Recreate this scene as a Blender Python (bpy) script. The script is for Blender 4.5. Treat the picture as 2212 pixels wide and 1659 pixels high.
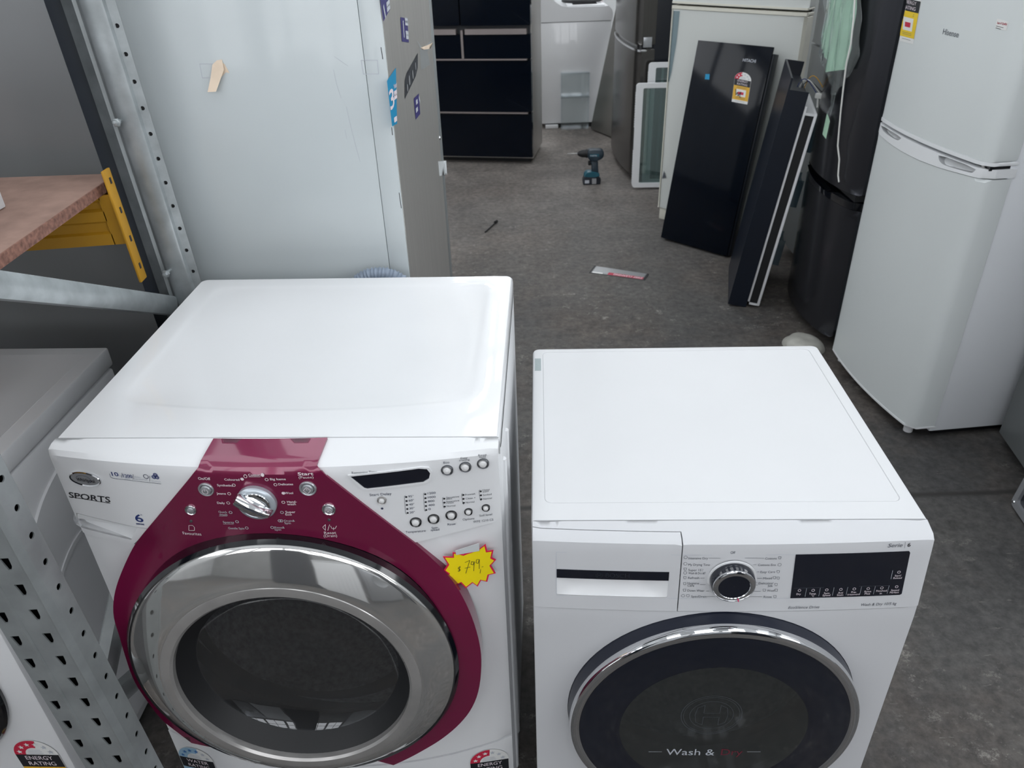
import bpy, bmesh, math, random
import numpy as np
from math import sin, cos, pi, radians, sqrt, atan2, hypot
from mathutils import Matrix, Vector
from mathutils.geometry import delaunay_2d_cdt

for o in list(bpy.data.objects):
    bpy.data.objects.remove(o)
SC = bpy.context.scene
COL = SC.collection
random.seed(4)

# ------------------------------------------------------------------ camera
IW, IH = 2212, 1659
FPX, PITCH, ROLL, CAMZ = 1662.39, radians(31.648), radians(-2.035), 1.6483
_r0 = Vector((1, 0, 0)); CF = Vector((0, cos(PITCH), -sin(PITCH))); _u0 = Vector((0, sin(PITCH), cos(PITCH)))
CR = cos(ROLL) * _r0 + sin(ROLL) * _u0
CU = -sin(ROLL) * _r0 + cos(ROLL) * _u0
CP = Vector((0, 0, CAMZ))
cam = bpy.data.cameras.new('camera'); camo = bpy.data.objects.new('camera', cam); COL.objects.link(camo)
mw = Matrix.Identity(4)
for i in range(3):
    mw[i][0] = CR[i]; mw[i][1] = CU[i]; mw[i][2] = -CF[i]; mw[i][3] = CP[i]
camo.matrix_world = mw
cam.sensor_width = 36; cam.sensor_fit = 'HORIZONTAL'; cam.lens = FPX / IW * 36
cam.clip_start = 0.02
cam.dof.use_dof = True; cam.dof.focus_distance = 1.35; cam.dof.aperture_fstop = 9.0
SC.camera = camo

# ------------------------------------------------------------------ world, exposure
SC.view_settings.view_transform = 'Standard'
SC.view_settings.look = 'None'
SC.view_settings.gamma = 1.0
SC.view_settings.use_curve_mapping = False
SC.view_settings.exposure = 0.0
W = bpy.data.worlds.new('overcast'); SC.world = W; W.use_nodes = True
W.node_tree.nodes['Background'].inputs[0].default_value = (0.75, 0.86, 1.0, 1)
W.node_tree.nodes['Background'].inputs[1].default_value = 0.5
SKY_STRENGTH = 2.6      # translucent roof sheets, daylight behind them
SIDE_FILL_STRENGTH = 3.0  # fill panes added in the side walls
FRONT_STRENGTH = 3.5
WIN_STRENGTH = 7.0      # panes high in the far wall


def lin(c):
    out = []
    for v in c:
        v = v / 255.0
        out.append(v / 12.92 if v <= 0.04045 else ((v + 0.055) / 1.055) ** 2.4)
    return out


# ------------------------------------------------------------------ materials
def mat(name, col, rough=0.5, metal=0.0, coat=0.0, nz=0.04, nscale=6.0, bump=0.0, bscale=60.0, spec=0.5, trans=0.0,
        alpha=1.0, stretch=None, coat_rough=0.05, emit=0.0, ior=1.5):
    m = bpy.data.materials.new(name); m.use_nodes = True
    nt = m.node_tree; b = nt.nodes['Principled BSDF']
    c = lin(col)
    b.inputs['Roughness'].default_value = rough
    b.inputs['Metallic'].default_value = metal
    b.inputs['Coat Weight'].default_value = coat
    b.inputs['Coat Roughness'].default_value = coat_rough
    b.inputs['Specular IOR Level'].default_value = spec
    b.inputs['Transmission Weight'].default_value = trans
    b.inputs['Alpha'].default_value = alpha
    b.inputs['IOR'].default_value = ior
    tc = nt.nodes.new('ShaderNodeTexCoord')
    mp = nt.nodes.new('ShaderNodeMapping')
    nt.links.new(tc.outputs['Object'], mp.inputs[0])
    if stretch: mp.inputs['Scale'].default_value = stretch
    n = nt.nodes.new('ShaderNodeTexNoise'); n.inputs['Scale'].default_value = nscale; n.inputs['Detail'].default_value = 5
    nt.links.new(mp.outputs[0], n.inputs['Vector'])
    r = nt.nodes.new('ShaderNodeValToRGB')
    r.color_ramp.elements[0].position = 0.3; r.color_ramp.elements[1].position = 0.7
    r.color_ramp.elements[0].color = [max(0, x * (1 - nz)) for x in c] + [1]
    r.color_ramp.elements[1].color = [min(1, x * (1 + nz)) for x in c] + [1]
    nt.links.new(n.outputs[0], r.inputs[0]); nt.links.new(r.outputs[0], b.inputs['Base Color'])
    if bump:
        n2 = nt.nodes.new('ShaderNodeTexNoise'); n2.inputs['Scale'].default_value = bscale; n2.inputs['Detail'].default_value = 3
        nt.links.new(mp.outputs[0], n2.inputs['Vector'])
        bp = nt.nodes.new('ShaderNodeBump'); bp.inputs['Strength'].default_value = bump; bp.inputs['Distance'].default_value = 0.002
        nt.links.new(n2.outputs[0], bp.inputs['Height']); nt.links.new(bp.outputs[0], b.inputs['Normal'])
        if coat: nt.links.new(bp.outputs[0], b.inputs['Coat Normal'])
    if emit:
        b.inputs['Emission Color'].default_value = c + [1]; b.inputs['Emission Strength'].default_value = emit
    return m


def glassmat(name, tint, ior=1.5, rough=0.02, base=0.0, body=None, bodyw=0.0):
    """thin pane: see-through tint plus mirror reflection by Fresnel"""
    m = bpy.data.materials.new(name); m.use_nodes = True
    nt = m.node_tree; nt.nodes.remove(nt.nodes['Principled BSDF'])
    out = nt.nodes['Material Output']
    tr = nt.nodes.new('ShaderNodeBsdfTransparent'); tr.inputs[0].default_value = list(tint) + [1]
    gl = nt.nodes.new('ShaderNodeBsdfGlossy'); gl.inputs['Roughness'].default_value = rough
    gl.inputs[0].default_value = (0.95, 0.97, 1, 1)
    lw_ = nt.nodes.new('ShaderNodeLayerWeight')
    pw = nt.nodes.new('ShaderNodeMath'); pw.operation = 'POWER'; pw.inputs[1].default_value = 5.0
    nt.links.new(lw_.outputs['Facing'], pw.inputs[0])
    f0 = ((ior - 1) / (ior + 1)) ** 2
    fr = nt.nodes.new('ShaderNodeMath'); fr.operation = 'MULTIPLY_ADD'; fr.inputs[1].default_value = 1 - f0; fr.inputs[2].default_value = f0
    nt.links.new(pw.outputs[0], fr.inputs[0])
    base_sh = tr.outputs[0]
    if bodyw:
        df = nt.nodes.new('ShaderNodeBsdfDiffuse'); df.inputs[0].default_value = lin(body) + [1]
        n = nt.nodes.new('ShaderNodeTexNoise'); n.inputs['Scale'].default_value = 20
        mm = nt.nodes.new('ShaderNodeMath'); mm.operation = 'MULTIPLY_ADD'
        mm.inputs[1].default_value = bodyw * 0.4; mm.inputs[2].default_value = bodyw * 0.8
        nt.links.new(n.outputs[0], mm.inputs[0])
        m0 = nt.nodes.new('ShaderNodeMixShader'); nt.links.new(mm.outputs[0], m0.inputs[0])
        nt.links.new(tr.outputs[0], m0.inputs[1]); nt.links.new(df.outputs[0], m0.inputs[2]); base_sh = m0.outputs[0]
    ad = nt.nodes.new('ShaderNodeMath'); ad.operation = 'ADD'; ad.use_clamp = True; ad.inputs[1].default_value = base
    nt.links.new(fr.outputs[0], ad.inputs[0])
    mx = nt.nodes.new('ShaderNodeMixShader'); nt.links.new(ad.outputs[0], mx.inputs[0])
    nt.links.new(base_sh, mx.inputs[1]); nt.links.new(gl.outputs[0], mx.inputs[2])
    nt.links.new(mx.outputs[0], out.inputs[0])
    return m


WHITE = mat('white_gloss_enamel', (226, 227, 229), 0.34, coat=0.7, nz=0.012, bump=0.02, bscale=9, coat_rough=0.04)
WHITEB = mat('white_satin_enamel', (210, 211, 213), 0.5, nz=0.01, spec=0.25)
WPLAST = mat('white_moulded_plastic', (228, 229, 231), 0.38, nz=0.015)
WSILK = mat('white_silk_front', (222, 223, 225), 0.45, nz=0.012, spec=0.3)
WSILKB = mat('white_silk_fascia', (200, 201, 204), 0.42, nz=0.012, spec=0.3)
BURG = mat('burgundy_metallic', (122, 22, 66), 0.24, metal=0.35, coat=0.9, nz=0.06, nscale=3, bump=0.01)
CHROME = mat('polished_chrome', (225, 226, 228), 0.045, metal=1, nz=0.02)
CHROMEW = mat('dusty_chrome', (224, 223, 221), 0.06, metal=0.9, nz=0.05, nscale=10)
CHROMED = mat('worn_dark_chrome', (168, 166, 164), 0.2, metal=0.55, nz=0.12, nscale=14, bump=0.02)
SATIN = mat('satin_silver_plastic', (176, 178, 182), 0.3, metal=0.6, nz=0.03)
SILVRING = mat('pale_silver_ring', (190, 198, 206), 0.3, metal=0.5, nz=0.04)
DKRING = mat('dark_grey_ring', (96, 98, 102), 0.25, metal=0.6, nz=0.03)
PEARL = mat('pearl_button', (224, 224, 224), 0.25, coat=0.4, nz=0.01)
BLACKG = mat('black_gloss_plastic', (10, 12, 18), 0.08, coat=0.5, nz=0.1)
BLACKM = mat('black_rubber', (16, 17, 20), 0.55, nz=0.1)
BLACKGREY = mat('charcoal_plastic', (34, 38, 46), 0.32, nz=0.06)
NAVYS = mat('blue_black_satin', (22, 27, 42), 0.3, nz=0.05)
NAVYG = mat('blue_black_glass', (12, 17, 30), 0.07, coat=0.6, nz=0.05)
INKB = mat('navy_print', (44, 52, 78), 0.5, nz=0.02)
INKG = mat('grey_print', (84, 88, 96), 0.5, nz=0.02)
INKD = mat('dark_print', (24, 26, 32), 0.5, nz=0.02)
INKW = mat('white_print', (226, 214, 220), 0.5, nz=0.02)
INKP = mat('pale_print', (186, 190, 198), 0.5, nz=0.02)
INKBL = mat('blue_print', (34, 52, 110), 0.5, nz=0.02)
INKR = mat('red_print', (170, 30, 62), 0.5, nz=0.02)
INKPK = mat('pink_red_print', (214, 30, 92), 0.45, nz=0.02)
DUSKR = mat('dusky_red_print', (104, 30, 48), 0.5, nz=0.02)
PAPERW = mat('sticker_white', (226, 226, 224), 0.5, nz=0.02)
PAPERR = mat('sticker_red', (196, 34, 66), 0.5, nz=0.03)
PAPERY = mat('sticker_yellow', (232, 198, 36), 0.5, nz=0.03)
PAPERO = mat('sticker_ochre', (222, 172, 52), 0.5, nz=0.03)
PAPERBL = mat('sticker_pale_blue', (150, 184, 208), 0.5, nz=0.03)
STARBL = mat('sticker_star_blue', (52, 112, 174), 0.5, nz=0.03)
STARY = mat('price_card_yellow', (246, 222, 10), 0.5, nz=0.02)
STARR = mat('price_card_red', (222, 22, 76), 0.5, nz=0.03)
STICKC = mat('sticker_cyan', (0, 138, 184), 0.4, nz=0.03)
STICKP = mat('sticker_purple', (48, 42, 110), 0.4, nz=0.05)
TAPE = mat('masking_tape', (226, 206, 184), 0.6, nz=0.06, nscale=30)
TAPEW = mat('white_tape', (214, 218, 220), 0.4, nz=0.03)
PANELG = mat('pale_grey_painted_steel', (192, 199, 201), 0.3, nz=0.02, nscale=2, coat=0.35, coat_rough=0.08)
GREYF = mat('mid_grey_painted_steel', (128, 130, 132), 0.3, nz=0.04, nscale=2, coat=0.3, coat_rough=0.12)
GREYF2 = mat('slate_grey_painted_steel', (104, 107, 108), 0.32, nz=0.03, nscale=2)
STEEL = mat('brushed_stainless', (182, 180, 176), 0.36, metal=0.6, nz=0.07, nscale=3, stretch=(30, 30, 0.6))
DSTEEL = mat('dark_stainless', (92, 90, 88), 0.24, metal=0.85, nz=0.05, nscale=3, stretch=(30, 30, 0.6))
BSTEEL = mat('black_stainless', (68, 69, 74), 0.23, metal=0.8, nz=0.06, nscale=3, stretch=(20, 20, 0.5))
MSTEEL = mat('mid_stainless_sheet', (136, 134, 130), 0.3, metal=0.8, nz=0.05, nscale=3)
GALV = mat('galvanised_steel', (172, 178, 180), 0.36, metal=0.55, nz=0.16, nscale=26, bump=0.05, bscale=40)
GALVD = mat('galvanised_steel_dull', (150, 155, 156), 0.42, metal=0.5, nz=0.13, nscale=20, bump=0.04, bscale=40)
YELL = mat('yellow_powder_coat', (186, 138, 34), 0.42, nz=0.08, nscale=8)
CHIP = mat('red_brown_chipboard', (150, 122, 110), 0.85, nz=0.16, nscale=22, bump=0.15, bscale=80)
CHIPE = mat('chipboard_edge', (128, 92, 80), 0.9, nz=0.4, nscale=120, bump=0.6, bscale=140)
FRW = mat('fridge_white', (214, 219, 219), 0.33, nz=0.012, nscale=2, bump=0.02, bscale=220, coat=0.15, coat_rough=0.15)
FRWT = mat('fridge_white_trim', (232, 234, 236), 0.28, nz=0.01)
FRSIDE = mat('fridge_side_pale', (234, 237, 241), 0.35, nz=0.012, nscale=2)
CREAM = mat('cream_white_enamel', (206, 209, 206), 0.36, nz=0.015, nscale=2)
CREAMT = mat('cream_trim', (214, 212, 200), 0.4, nz=0.02)
BLKDOOR = mat('black_mirror_glass_door', (3, 9, 20), 0.1, spec=0.22, nz=0.3, nscale=60)
BLKSIDE = mat('black_satin_side', (9, 18, 32), 0.34, nz=0.1)
BLKSHEET = mat('black_painted_sheet', (10, 15, 25), 0.4, nz=0.06)
GASK = mat('door_gasket', (58, 60, 64), 0.6, nz=0.05)
ALU = mat('aluminium_pull', (168, 158, 156), 0.35, metal=0.7, nz=0.04)
HOSE = mat('grey_hose', (128, 140, 156), 0.45, nz=0.04)
CLEAR = glassmat('clear_plastic', (0.97, 0.985, 0.985), 1.4, 0.04, 0.01, (206, 216, 218), 0.05)
CLEARB = glassmat('smoky_clear_plastic', (0.62, 0.7, 0.74), 1.4, 0.05, 0.02, (120, 140, 148), 0.18)
SHELFG = glassmat('shelf_glass', (0.66, 0.76, 0.74), 1.5, 0.02, 0.06, (120, 138, 138), 0.25)
DOORG = glassmat('washer_door_glass', (0.6, 0.61, 0.63), 1.75, 0.015, 0.0, (84, 84, 84), 0.2)
DOORGB = glassmat('dryer_door_glass', (0.46, 0.47, 0.48), 1.6, 0.02, 0.03, (84, 84, 80), 0.2)
FILM = glassmat('clear_film', (0.9, 0.93, 0.93), 1.4, 0.06, 0.03, (200, 210, 208), 0.12)
DRUM = mat('perforated_drum_steel', (150, 150, 152), 0.4, metal=0.5, nz=0.3, nscale=90, bump=0.9, bscale=110)
GREENP = mat('pale_green_paper', (170, 205, 180), 0.7, nz=0.14, nscale=9)
CABLEW = mat('white_cable', (226, 226, 222), 0.45, nz=0.02)
TEAL = mat('teal_tool_plastic', (28, 86, 102), 0.4, nz=0.08)
TOOLD = mat('dark_tool_plastic', (24, 42, 54), 0.45, nz=0.08)
RUBBISH = mat('crumpled_film', (166, 165, 158), 0.4, nz=0.12, nscale=30, bump=0.4, bscale=30)
MAROON = mat('maroon_plastic', (112, 24, 52), 0.4, nz=0.05)
BRASS = mat('brass_screw', (170, 140, 122), 0.3, metal=0.9, nz=0.08)
WALLF = mat('lined_wall', (150, 150, 150), 0.8, nz=0.08, nscale=3, bump=0.1)
WALLM = mat('rendered_wall', (205, 207, 208), 0.8, nz=0.08, nscale=3, bump=0.1)
CEILM = mat('painted_roof_sheet', (214, 216, 218), 0.7, nz=0.05, nscale=3)


def emis(name, col, strength):
    m = bpy.data.materials.new(name); m.use_nodes = True
    nt = m.node_tree; nt.nodes.remove(nt.nodes['Principled BSDF'])
    e = nt.nodes.new('ShaderNodeEmission'); e.inputs[0].default_value = list(col) + [1]; e.inputs[1].default_value = strength
    nt.links.new(e.outputs[0], nt.nodes['Material Output'].inputs[0])
    return m


ROOFLT = emis('daylit_roof_sheet', (0.93, 0.97, 1.0), SKY_STRENGTH)
CLEARLT = emis('clear_roof_sheet', (0.97, 0.99, 1.0), 13.0)
FILLS = emis('side_fill_pane', (0.94, 0.97, 1.0), SIDE_FILL_STRENGTH)
FILLR = emis('right_fill_pane', (0.94, 0.97, 1.0), SIDE_FILL_STRENGTH * 1.5)
WINF = emis('daylit_front_pane', (0.95, 0.97, 1.0), FRONT_STRENGTH)
WINLT = emis('daylit_window_pane', (0.93, 0.97, 1.0), WIN_STRENGTH)


def floormat():
    m = bpy.data.materials.new('worn_dark_concrete'); m.use_nodes = True
    nt = m.node_tree; N = nt.nodes; L = nt.links; b = N['Principled BSDF']
    tc = N.new('ShaderNodeTexCoord')

    def noise(scale, detail=6, rough=0.6, stretch=(1, 1, 1), rot=0.0):
        mp = N.new('ShaderNodeMapping'); mp.inputs['Scale'].default_value = stretch; mp.inputs['Rotation'].default_value = (0, 0, rot)
        L.new(tc.outputs['Object'], mp.inputs[0])
        n = N.new('ShaderNodeTexNoise'); n.inputs['Scale'].default_value = scale; n.inputs['Detail'].default_value = detail
        n.inputs['Roughness'].default_value = rough
        L.new(mp.outputs[0], n.inputs['Vector']); return n.outputs[0]

    def ramp(src, p0, p1, c0, c1):
        r = N.new('ShaderNodeValToRGB'); e = r.color_ramp.elements
        e[0].position = p0; e[1].position = p1; e[0].color = list(c0) + [1]; e[1].color = list(c1) + [1]
        L.new(src, r.inputs[0]); return r.outputs[0]

    def mix(f, a, c, mode='MIX'):
        x = N.new('ShaderNodeMix'); x.data_type = 'RGBA'; x.blend_type = mode
        if isinstance(f, float): x.inputs[0].default_value = f
        else: L.new(f, x.inputs[0])
        for sock, v in ((x.inputs[6], a), (x.inputs[7], c)):
            if isinstance(v, tuple): sock.default_value = list(v) + [1]
            else: L.new(v, sock)
        return x.outputs[2]
    base = ramp(noise(1.6, 8), 0.3, 0.72, lin((64, 64, 65)), lin((92, 90, 88)))
    base = mix(ramp(noise(0.9, 7, 0.7), 0.44, 0.6, (0, 0, 0), (.85, .85, .85)), base, ramp(noise(9, 8, 0.75), 0.35, 0.66, lin((60, 54, 51)), lin((104, 96, 90))))
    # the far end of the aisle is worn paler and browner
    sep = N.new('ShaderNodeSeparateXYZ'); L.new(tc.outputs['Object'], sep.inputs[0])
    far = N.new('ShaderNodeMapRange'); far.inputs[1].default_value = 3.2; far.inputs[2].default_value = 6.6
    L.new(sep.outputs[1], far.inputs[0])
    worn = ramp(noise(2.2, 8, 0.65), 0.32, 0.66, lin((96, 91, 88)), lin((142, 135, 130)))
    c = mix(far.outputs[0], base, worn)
    fine = ramp(noise(34, 6, 0.7), 0.36, 0.66, (0.66, 0.66, 0.66), (1.24, 1.23, 1.21))
    c = mix(1.0, c, fine, 'MULTIPLY')
    dark = ramp(noise(5.5, 7, 0.7), 0.60, 0.70, (1, 1, 1), (0.62, 0.61, 0.6))
    c = mix(1.0, c, dark, 'MULTIPLY')
    scuff = ramp(noise(15, 10, 0.85, (1, 1, 1)), 0.555, 0.62, (0, 0, 0), (1, 1, 1))
    patch = ramp(noise(1.7, 5, 0.6), 0.42, 0.58, (0, 0, 0), (1, 1, 1))
    sc2 = mix(1.0, scuff, patch, 'MULTIPLY')
    c = mix(sc2, c, tuple(lin((136, 132, 127))))
    scr = ramp(noise(14, 5, 0.8, (1, 7, 1), 0.7), 0.62, 0.68, (0, 0, 0), (0.7, 0.7, 0.7))
    c = mix(scr, c, tuple(lin((128, 124, 120))))
    # slab joint across the aisle
    wob = N.new('ShaderNodeMath'); wob.operation = 'MULTIPLY_ADD'; wob.inputs[1].default_value = 0.02; wob.inputs[2].default_value = -1.915
    L.new(noise(3, 4), wob.inputs[0])
    ad = N.new('ShaderNodeMath'); ad.operation = 'ADD'; L.new(sep.outputs[1], ad.inputs[0]); L.new(wob.outputs[0], ad.inputs[1])
    ab = N.new('ShaderNodeMath'); ab.operation = 'ABSOLUTE'; L.new(ad.outputs[0], ab.inputs[0])
    jt = ramp(ab.outputs[0], 0.004, 0.016, (1, 1, 1), (0, 0, 0))
    c = mix(jt, c, tuple(lin((52, 50, 49))))
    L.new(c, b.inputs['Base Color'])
    b.inputs['Specular IOR Level'].default_value = 0.35
    rr = N.new('ShaderNodeMapRange'); rr.inputs[3].default_value = 0.45; rr.inputs[4].default_value = 0.75
    L.new(noise(7), rr.inputs[0]); L.new(rr.outputs[0], b.inputs['Roughness'])
    bp = N.new('ShaderNodeBump'); bp.inputs['Strength'].default_value = 0.25; bp.inputs['Distance'].default_value = 0.004
    L.new(noise(28, 8, 0.7), bp.inputs['Height']); L.new(bp.outputs[0], b.inputs['Normal'])
    return m


FLOORM = floormat()


# ------------------------------------------------------------------ helpers
def tag(o, label=None, cat=None, group=None, kind=None):
    if label: o['label'] = label
    if cat: o['category'] = cat
    if group: o['group'] = group
    if kind: o['kind'] = kind
    return o


class Fr:
    """a place in the room: origin, turn about z and a lean about its own width axis"""
    def __init__(self, x, y, yaw, z=0.0, tilt=0.0, roll=0.0):
        self.M = Matrix.Translation((x, y, z)) @ Matrix.Rotation(yaw, 4, 'Z') @ Matrix.Rotation(tilt, 4, 'X') @ Matrix.Rotation(roll, 4, 'Y')

    def w(self, p): return self.M @ Vector(p)


def thing(name, fr, label, cat, group=None):
    o = bpy.data.objects.new(name, None); COL.objects.link(o)
    o.empty_display_size = 0.1
    o.matrix_world = fr.M
    return tag(o, label, cat, group)


def proj(P):
    d = P - CP; z = d.dot(CF)
    return IW / 2 + FPX * d.dot(CR) / z, IH / 2 - FPX * d.dot(CU) / z


def inv(fr, S, u, v, off=0.0, guess=(0.3, 0.6)):
    """the point (a, s) of a surface that is seen at photo position (u, v)"""
    a, s = guess
    for _ in range(30):
        x0 = proj(fr.w(S(a, s, off))); e = 1e-4
        xa = proj(fr.w(S(a + e, s, off))); xs = proj(fr.w(S(a, s + e, off)))
        J = np.array([[(xa[0] - x0[0]) / e, (xs[0] - x0[0]) / e], [(xa[1] - x0[1]) / e, (xs[1] - x0[1]) / e]])
        d = np.linalg.solve(J + 1e-6 * np.eye(2), np.array([u - x0[0], v - x0[1]]))
        m = max(abs(d[0]), abs(d[1]))
        if m > 0.15: d *= 0.15 / m
        a += d[0]; s += d[1]
        if m < 1e-6: break
    return a, s


def circ(c, r, n=32, a0=0.0, a1=2 * pi):
    full = abs(a1 - a0 - 2 * pi) < 1e-6
    m = n if full else n + 1
    return [(c[0] + r * cos(a0 + (a1 - a0) * i / n), c[1] + r * sin(a0 + (a1 - a0) * i / n)) for i in range(m)]


def rrect(x0, y0, x1, y1, r, n=5):
    out = []
    for cx, cy, a in ((x1 - r, y1 - r, 0), (x0 + r, y1 - r, pi / 2), (x0 + r, y0 + r, pi), (x1 - r, y0 + r, 1.5 * pi)):
        out += [(cx + r * cos(a + pi / 2 * i / n), cy + r * sin(a + pi / 2 * i / n)) for i in range(n + 1)]
    return out


def smooth_poly(pts, it=2):
    """Chaikin corner cutting of a closed outline"""
    for _ in range(it):
        q = []
        for i in range(len(pts)):
            a, b = pts[i], pts[(i + 1) % len(pts)]
            q += [(a[0] * .75 + b[0] * .25, a[1] * .75 + b[1] * .25), (a[0] * .25 + b[0] * .75, a[1] * .25 + b[1] * .75)]
        pts = q
    return pts


def resample(pts, step):
    out = []
    for i in range(len(pts)):
        a, b = pts[i], pts[(i + 1) % len(pts)]
        n = max(1, int(hypot(b[0] - a[0], b[1] - a[1]) / step))
        out += [(a[0] + (b[0] - a[0]) * k / n, a[1] + (b[1] - a[1]) * k / n) for k in range(n)]
    return out


def inpoly(p, poly):
    x, y = p; c = False; j = len(poly) - 1
    for i in range(len(poly)):
        xi, yi = poly[i]; xj, yj = poly[j]
        if (yi > y) != (yj > y) and x < (xj - xi) * (y - yi) / (yj - yi) + xi: c = not c
        j = i
    return c


def fill2d(outer, holes=(), step=None):
    loops = [outer] + list(holes)
    if step: loops = [resample(l, step) for l in loops]
    V = []; Eg = []
    for l in loops:
        b = len(V); V += [Vector(p) for p in l]
        Eg += [(b + i, b + (i + 1) % len(l)) for i in range(len(l))]
    if step:
        xs = [p[0] for p in loops[0]]; ys = [p[1] for p in loops[0]]
        nx = int((max(xs) - min(xs)) / step); ny = int((max(ys) - min(ys)) / step)
        for i in range(1, nx + 1):
            for j in range(1, ny + 1):
                p = (min(xs) + i * step - step * .37, min(ys) + j * step - step * .41)
                if inpoly(p, loops[0]) and not any(inpoly(p, h) for h in loops[1:]): V.append(Vector(p))
    r = delaunay_2d_cdt(V, Eg, [], 0, 1e-7)
    vs = r[0]; out = []
    for f in r[2]:
        c = sum((vs[i] for i in f), Vector((0, 0))) / len(f)
        if inpoly(c, loops[0]) and not any(inpoly(c, h) for h in loops[1:]): out.append(list(f))
    return [tuple(v) for v in vs], out


_tcache = {}


def text_tris(s, bold=False, italic=False):
    k = (s, bold, italic)
    if k in _tcache: return _tcache[k]
    cu = bpy.data.curves.new('t', 'FONT'); cu.body = s; cu.size = 1.0; cu.resolution_u = 3
    if bold: cu.offset = 0.014
    if italic: cu.shear = 0.2
    o = bpy.data.objects.new('t', cu)
    me = bpy.data.meshes.new_from_object(o)
    V = [(v.co.x, v.co.y) for v in me.vertices]; F = [list(p.vertices) for p in me.polygons]
    bpy.data.objects.remove(o); bpy.data.meshes.remove(me); bpy.data.curves.remove(cu)
    _tcache[k] = (V, F)
    return V, F


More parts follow.
